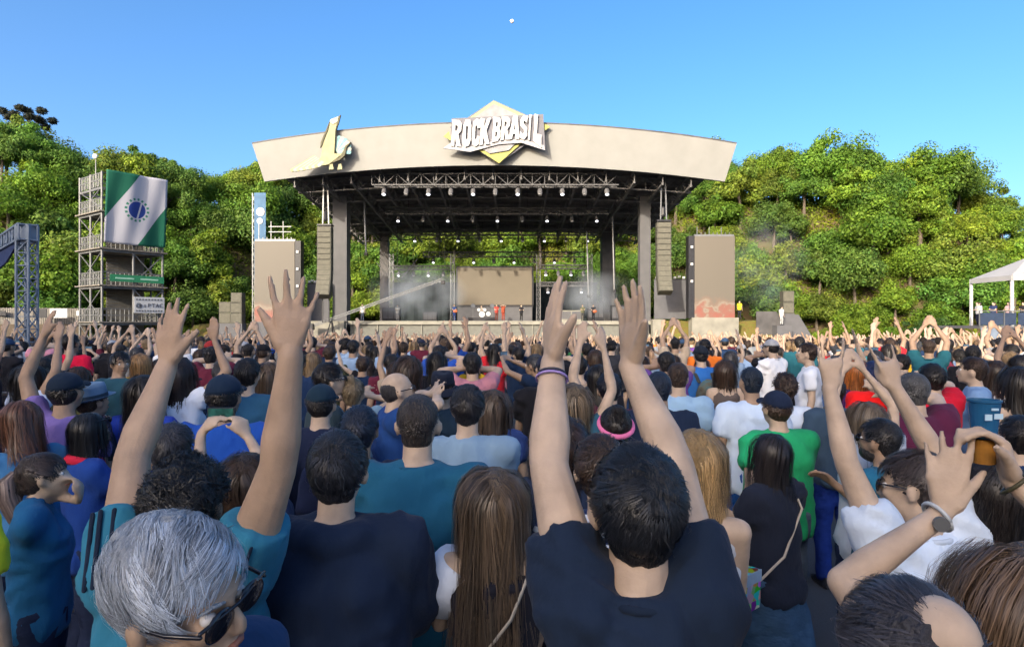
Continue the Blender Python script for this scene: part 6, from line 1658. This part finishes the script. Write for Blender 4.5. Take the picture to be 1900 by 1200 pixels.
for _ in range(60000):
    y = 15.0 + 40.5 * math.sqrt(rnd.random()) if rnd.random() < .8 else rnd.uniform(15, 56)
    x = rnd.uniform(-.87, .87) * y
    if y > 56 or x < -47 or (x > 33 and y > 44): continue
    if y > 47 and x < -24.5: 
        if y > 51 or x < -36: continue
    if not gfree(x, y, .60 if y < 30 else .70): continue
    if nfar >= 3300: break
    v_ = rnd.choice(VAR[1:] if rnd.random() < .62 else ['dd', 'cc']); fm = rnd.random() < .45
    V, Fc, Cc = LP[(v_, int(fm), 0 if y < 26 else 1)]
    s_ = rnd.uniform(.90, 1.04) * (.95 if fm else 1.0); a = rnd.gauss(0, .4); ca, sa = math.cos(a) * s_, math.sin(a) * s_
    X = V[:, 0] * ca - V[:, 1] * sa + x; Y = V[:, 0] * sa + V[:, 1] * ca + y; Z = V[:, 2] * s_ + gz(x, y)
    sk = SKINS[rnd.randrange(5)]; hr = rnd.choice(HAIRS); stp = rnd.choices(shirts, weights=CW)[0]; vv = rnd.uniform(.7, 1.3)
    pal = np.array([sk, hr, [min(.8, q * vv) for q in stp], rnd.choice([(.015, .02, .05), (.02, .05, .14), (.012, .012, .015), (.1, .1, .1)])])
    VV.append(np.stack([X, Y, Z], 1)); FF.append(Fc + off); CC.append(pal[Cc]); off += len(V); nfar += 1
me = tri_mesh('crowd', np.vstack(VV), np.vstack(FF), np.vstack(CC))
me.polygons.foreach_set('use_smooth', [True] * len(me.polygons))
fc = mk('crowd', me, mat('crowd_cloth_and_skin', attr='tint', rough=.85, spec=.15, var=.12, vscale=9))
tag(fc, 'dense far crowd of spectators with raised arms reaching up to the stage', 'crowd', kind='stuff')
print('individuals', len(cand), 'far', nfar, 'tris', len(me.polygons))
# ------------------------------------------------------------------ stage smoke drifting across the boards
def smoke(name, lo, hi, dens, label, seed):
    c = [(a + b) / 2 for a, b in zip(lo, hi)]; s = [b - a for a, b in zip(lo, hi)]
    m = bpy.data.materials.new(name); m.use_nodes = True; N = m.node_tree.nodes; L_ = m.node_tree.links
    N.remove(N['Principled BSDF']); pv = N.new('ShaderNodeVolumePrincipled'); pv.inputs['Color'].default_value = (.78, .88, 1.0, 1); pv.inputs['Anisotropy'].default_value = .0
    tc = N.new('ShaderNodeTexCoord'); nz = N.new('ShaderNodeTexNoise'); nz.inputs['Scale'].default_value = .32; nz.inputs['Detail'].default_value = 3; nz.noise_dimensions = '4D'; nz.inputs['W'].default_value = seed
    L_.new(tc.outputs['Object'], nz.inputs['Vector'])
    r1 = N.new('ShaderNodeMapRange'); r1.inputs[1].default_value = .42; r1.inputs[2].default_value = .75; r1.inputs[4].default_value = dens; L_.new(nz.outputs[0], r1.inputs[0])
    sp = N.new('ShaderNodeTexGradient'); sp.gradient_type = 'SPHERICAL'; mp = N.new('ShaderNodeMapping'); mp.inputs['Location'].default_value = (-1, -1, -1); mp.inputs['Scale'].default_value = (2, 2, 2)
    L_.new(tc.outputs['Generated'], mp.inputs[0]); L_.new(mp.outputs[0], sp.inputs[0])
    ml = N.new('ShaderNodeMath'); ml.operation = 'MULTIPLY'; L_.new(r1.outputs[0], ml.inputs[0]); L_.new(sp.outputs[1], ml.inputs[1]); L_.new(ml.outputs[0], pv.inputs['Density'])
    L_.new(pv.outputs[0], N['Material Output'].inputs['Volume'])
    o = mk(name, MB().box((0, 0, 0), s), m); o.location = c
    return tag(o, label, 'smoke', kind='stuff')
smoke('smoke', (-16, 61, 2.35), (-4.5, 72, 8.5), .70, 'pale bluish stage smoke left of the centre screen', 3)
smoke('smoke', (4, 61, 2.35), (14, 72, 8.0), .45, 'thin pale stage smoke at stage right', 8)
smoke('smoke', (21.5, 60, 2.5), (31, 70, 14), .10, 'thin smoke drifting right of the right video screen', 5)
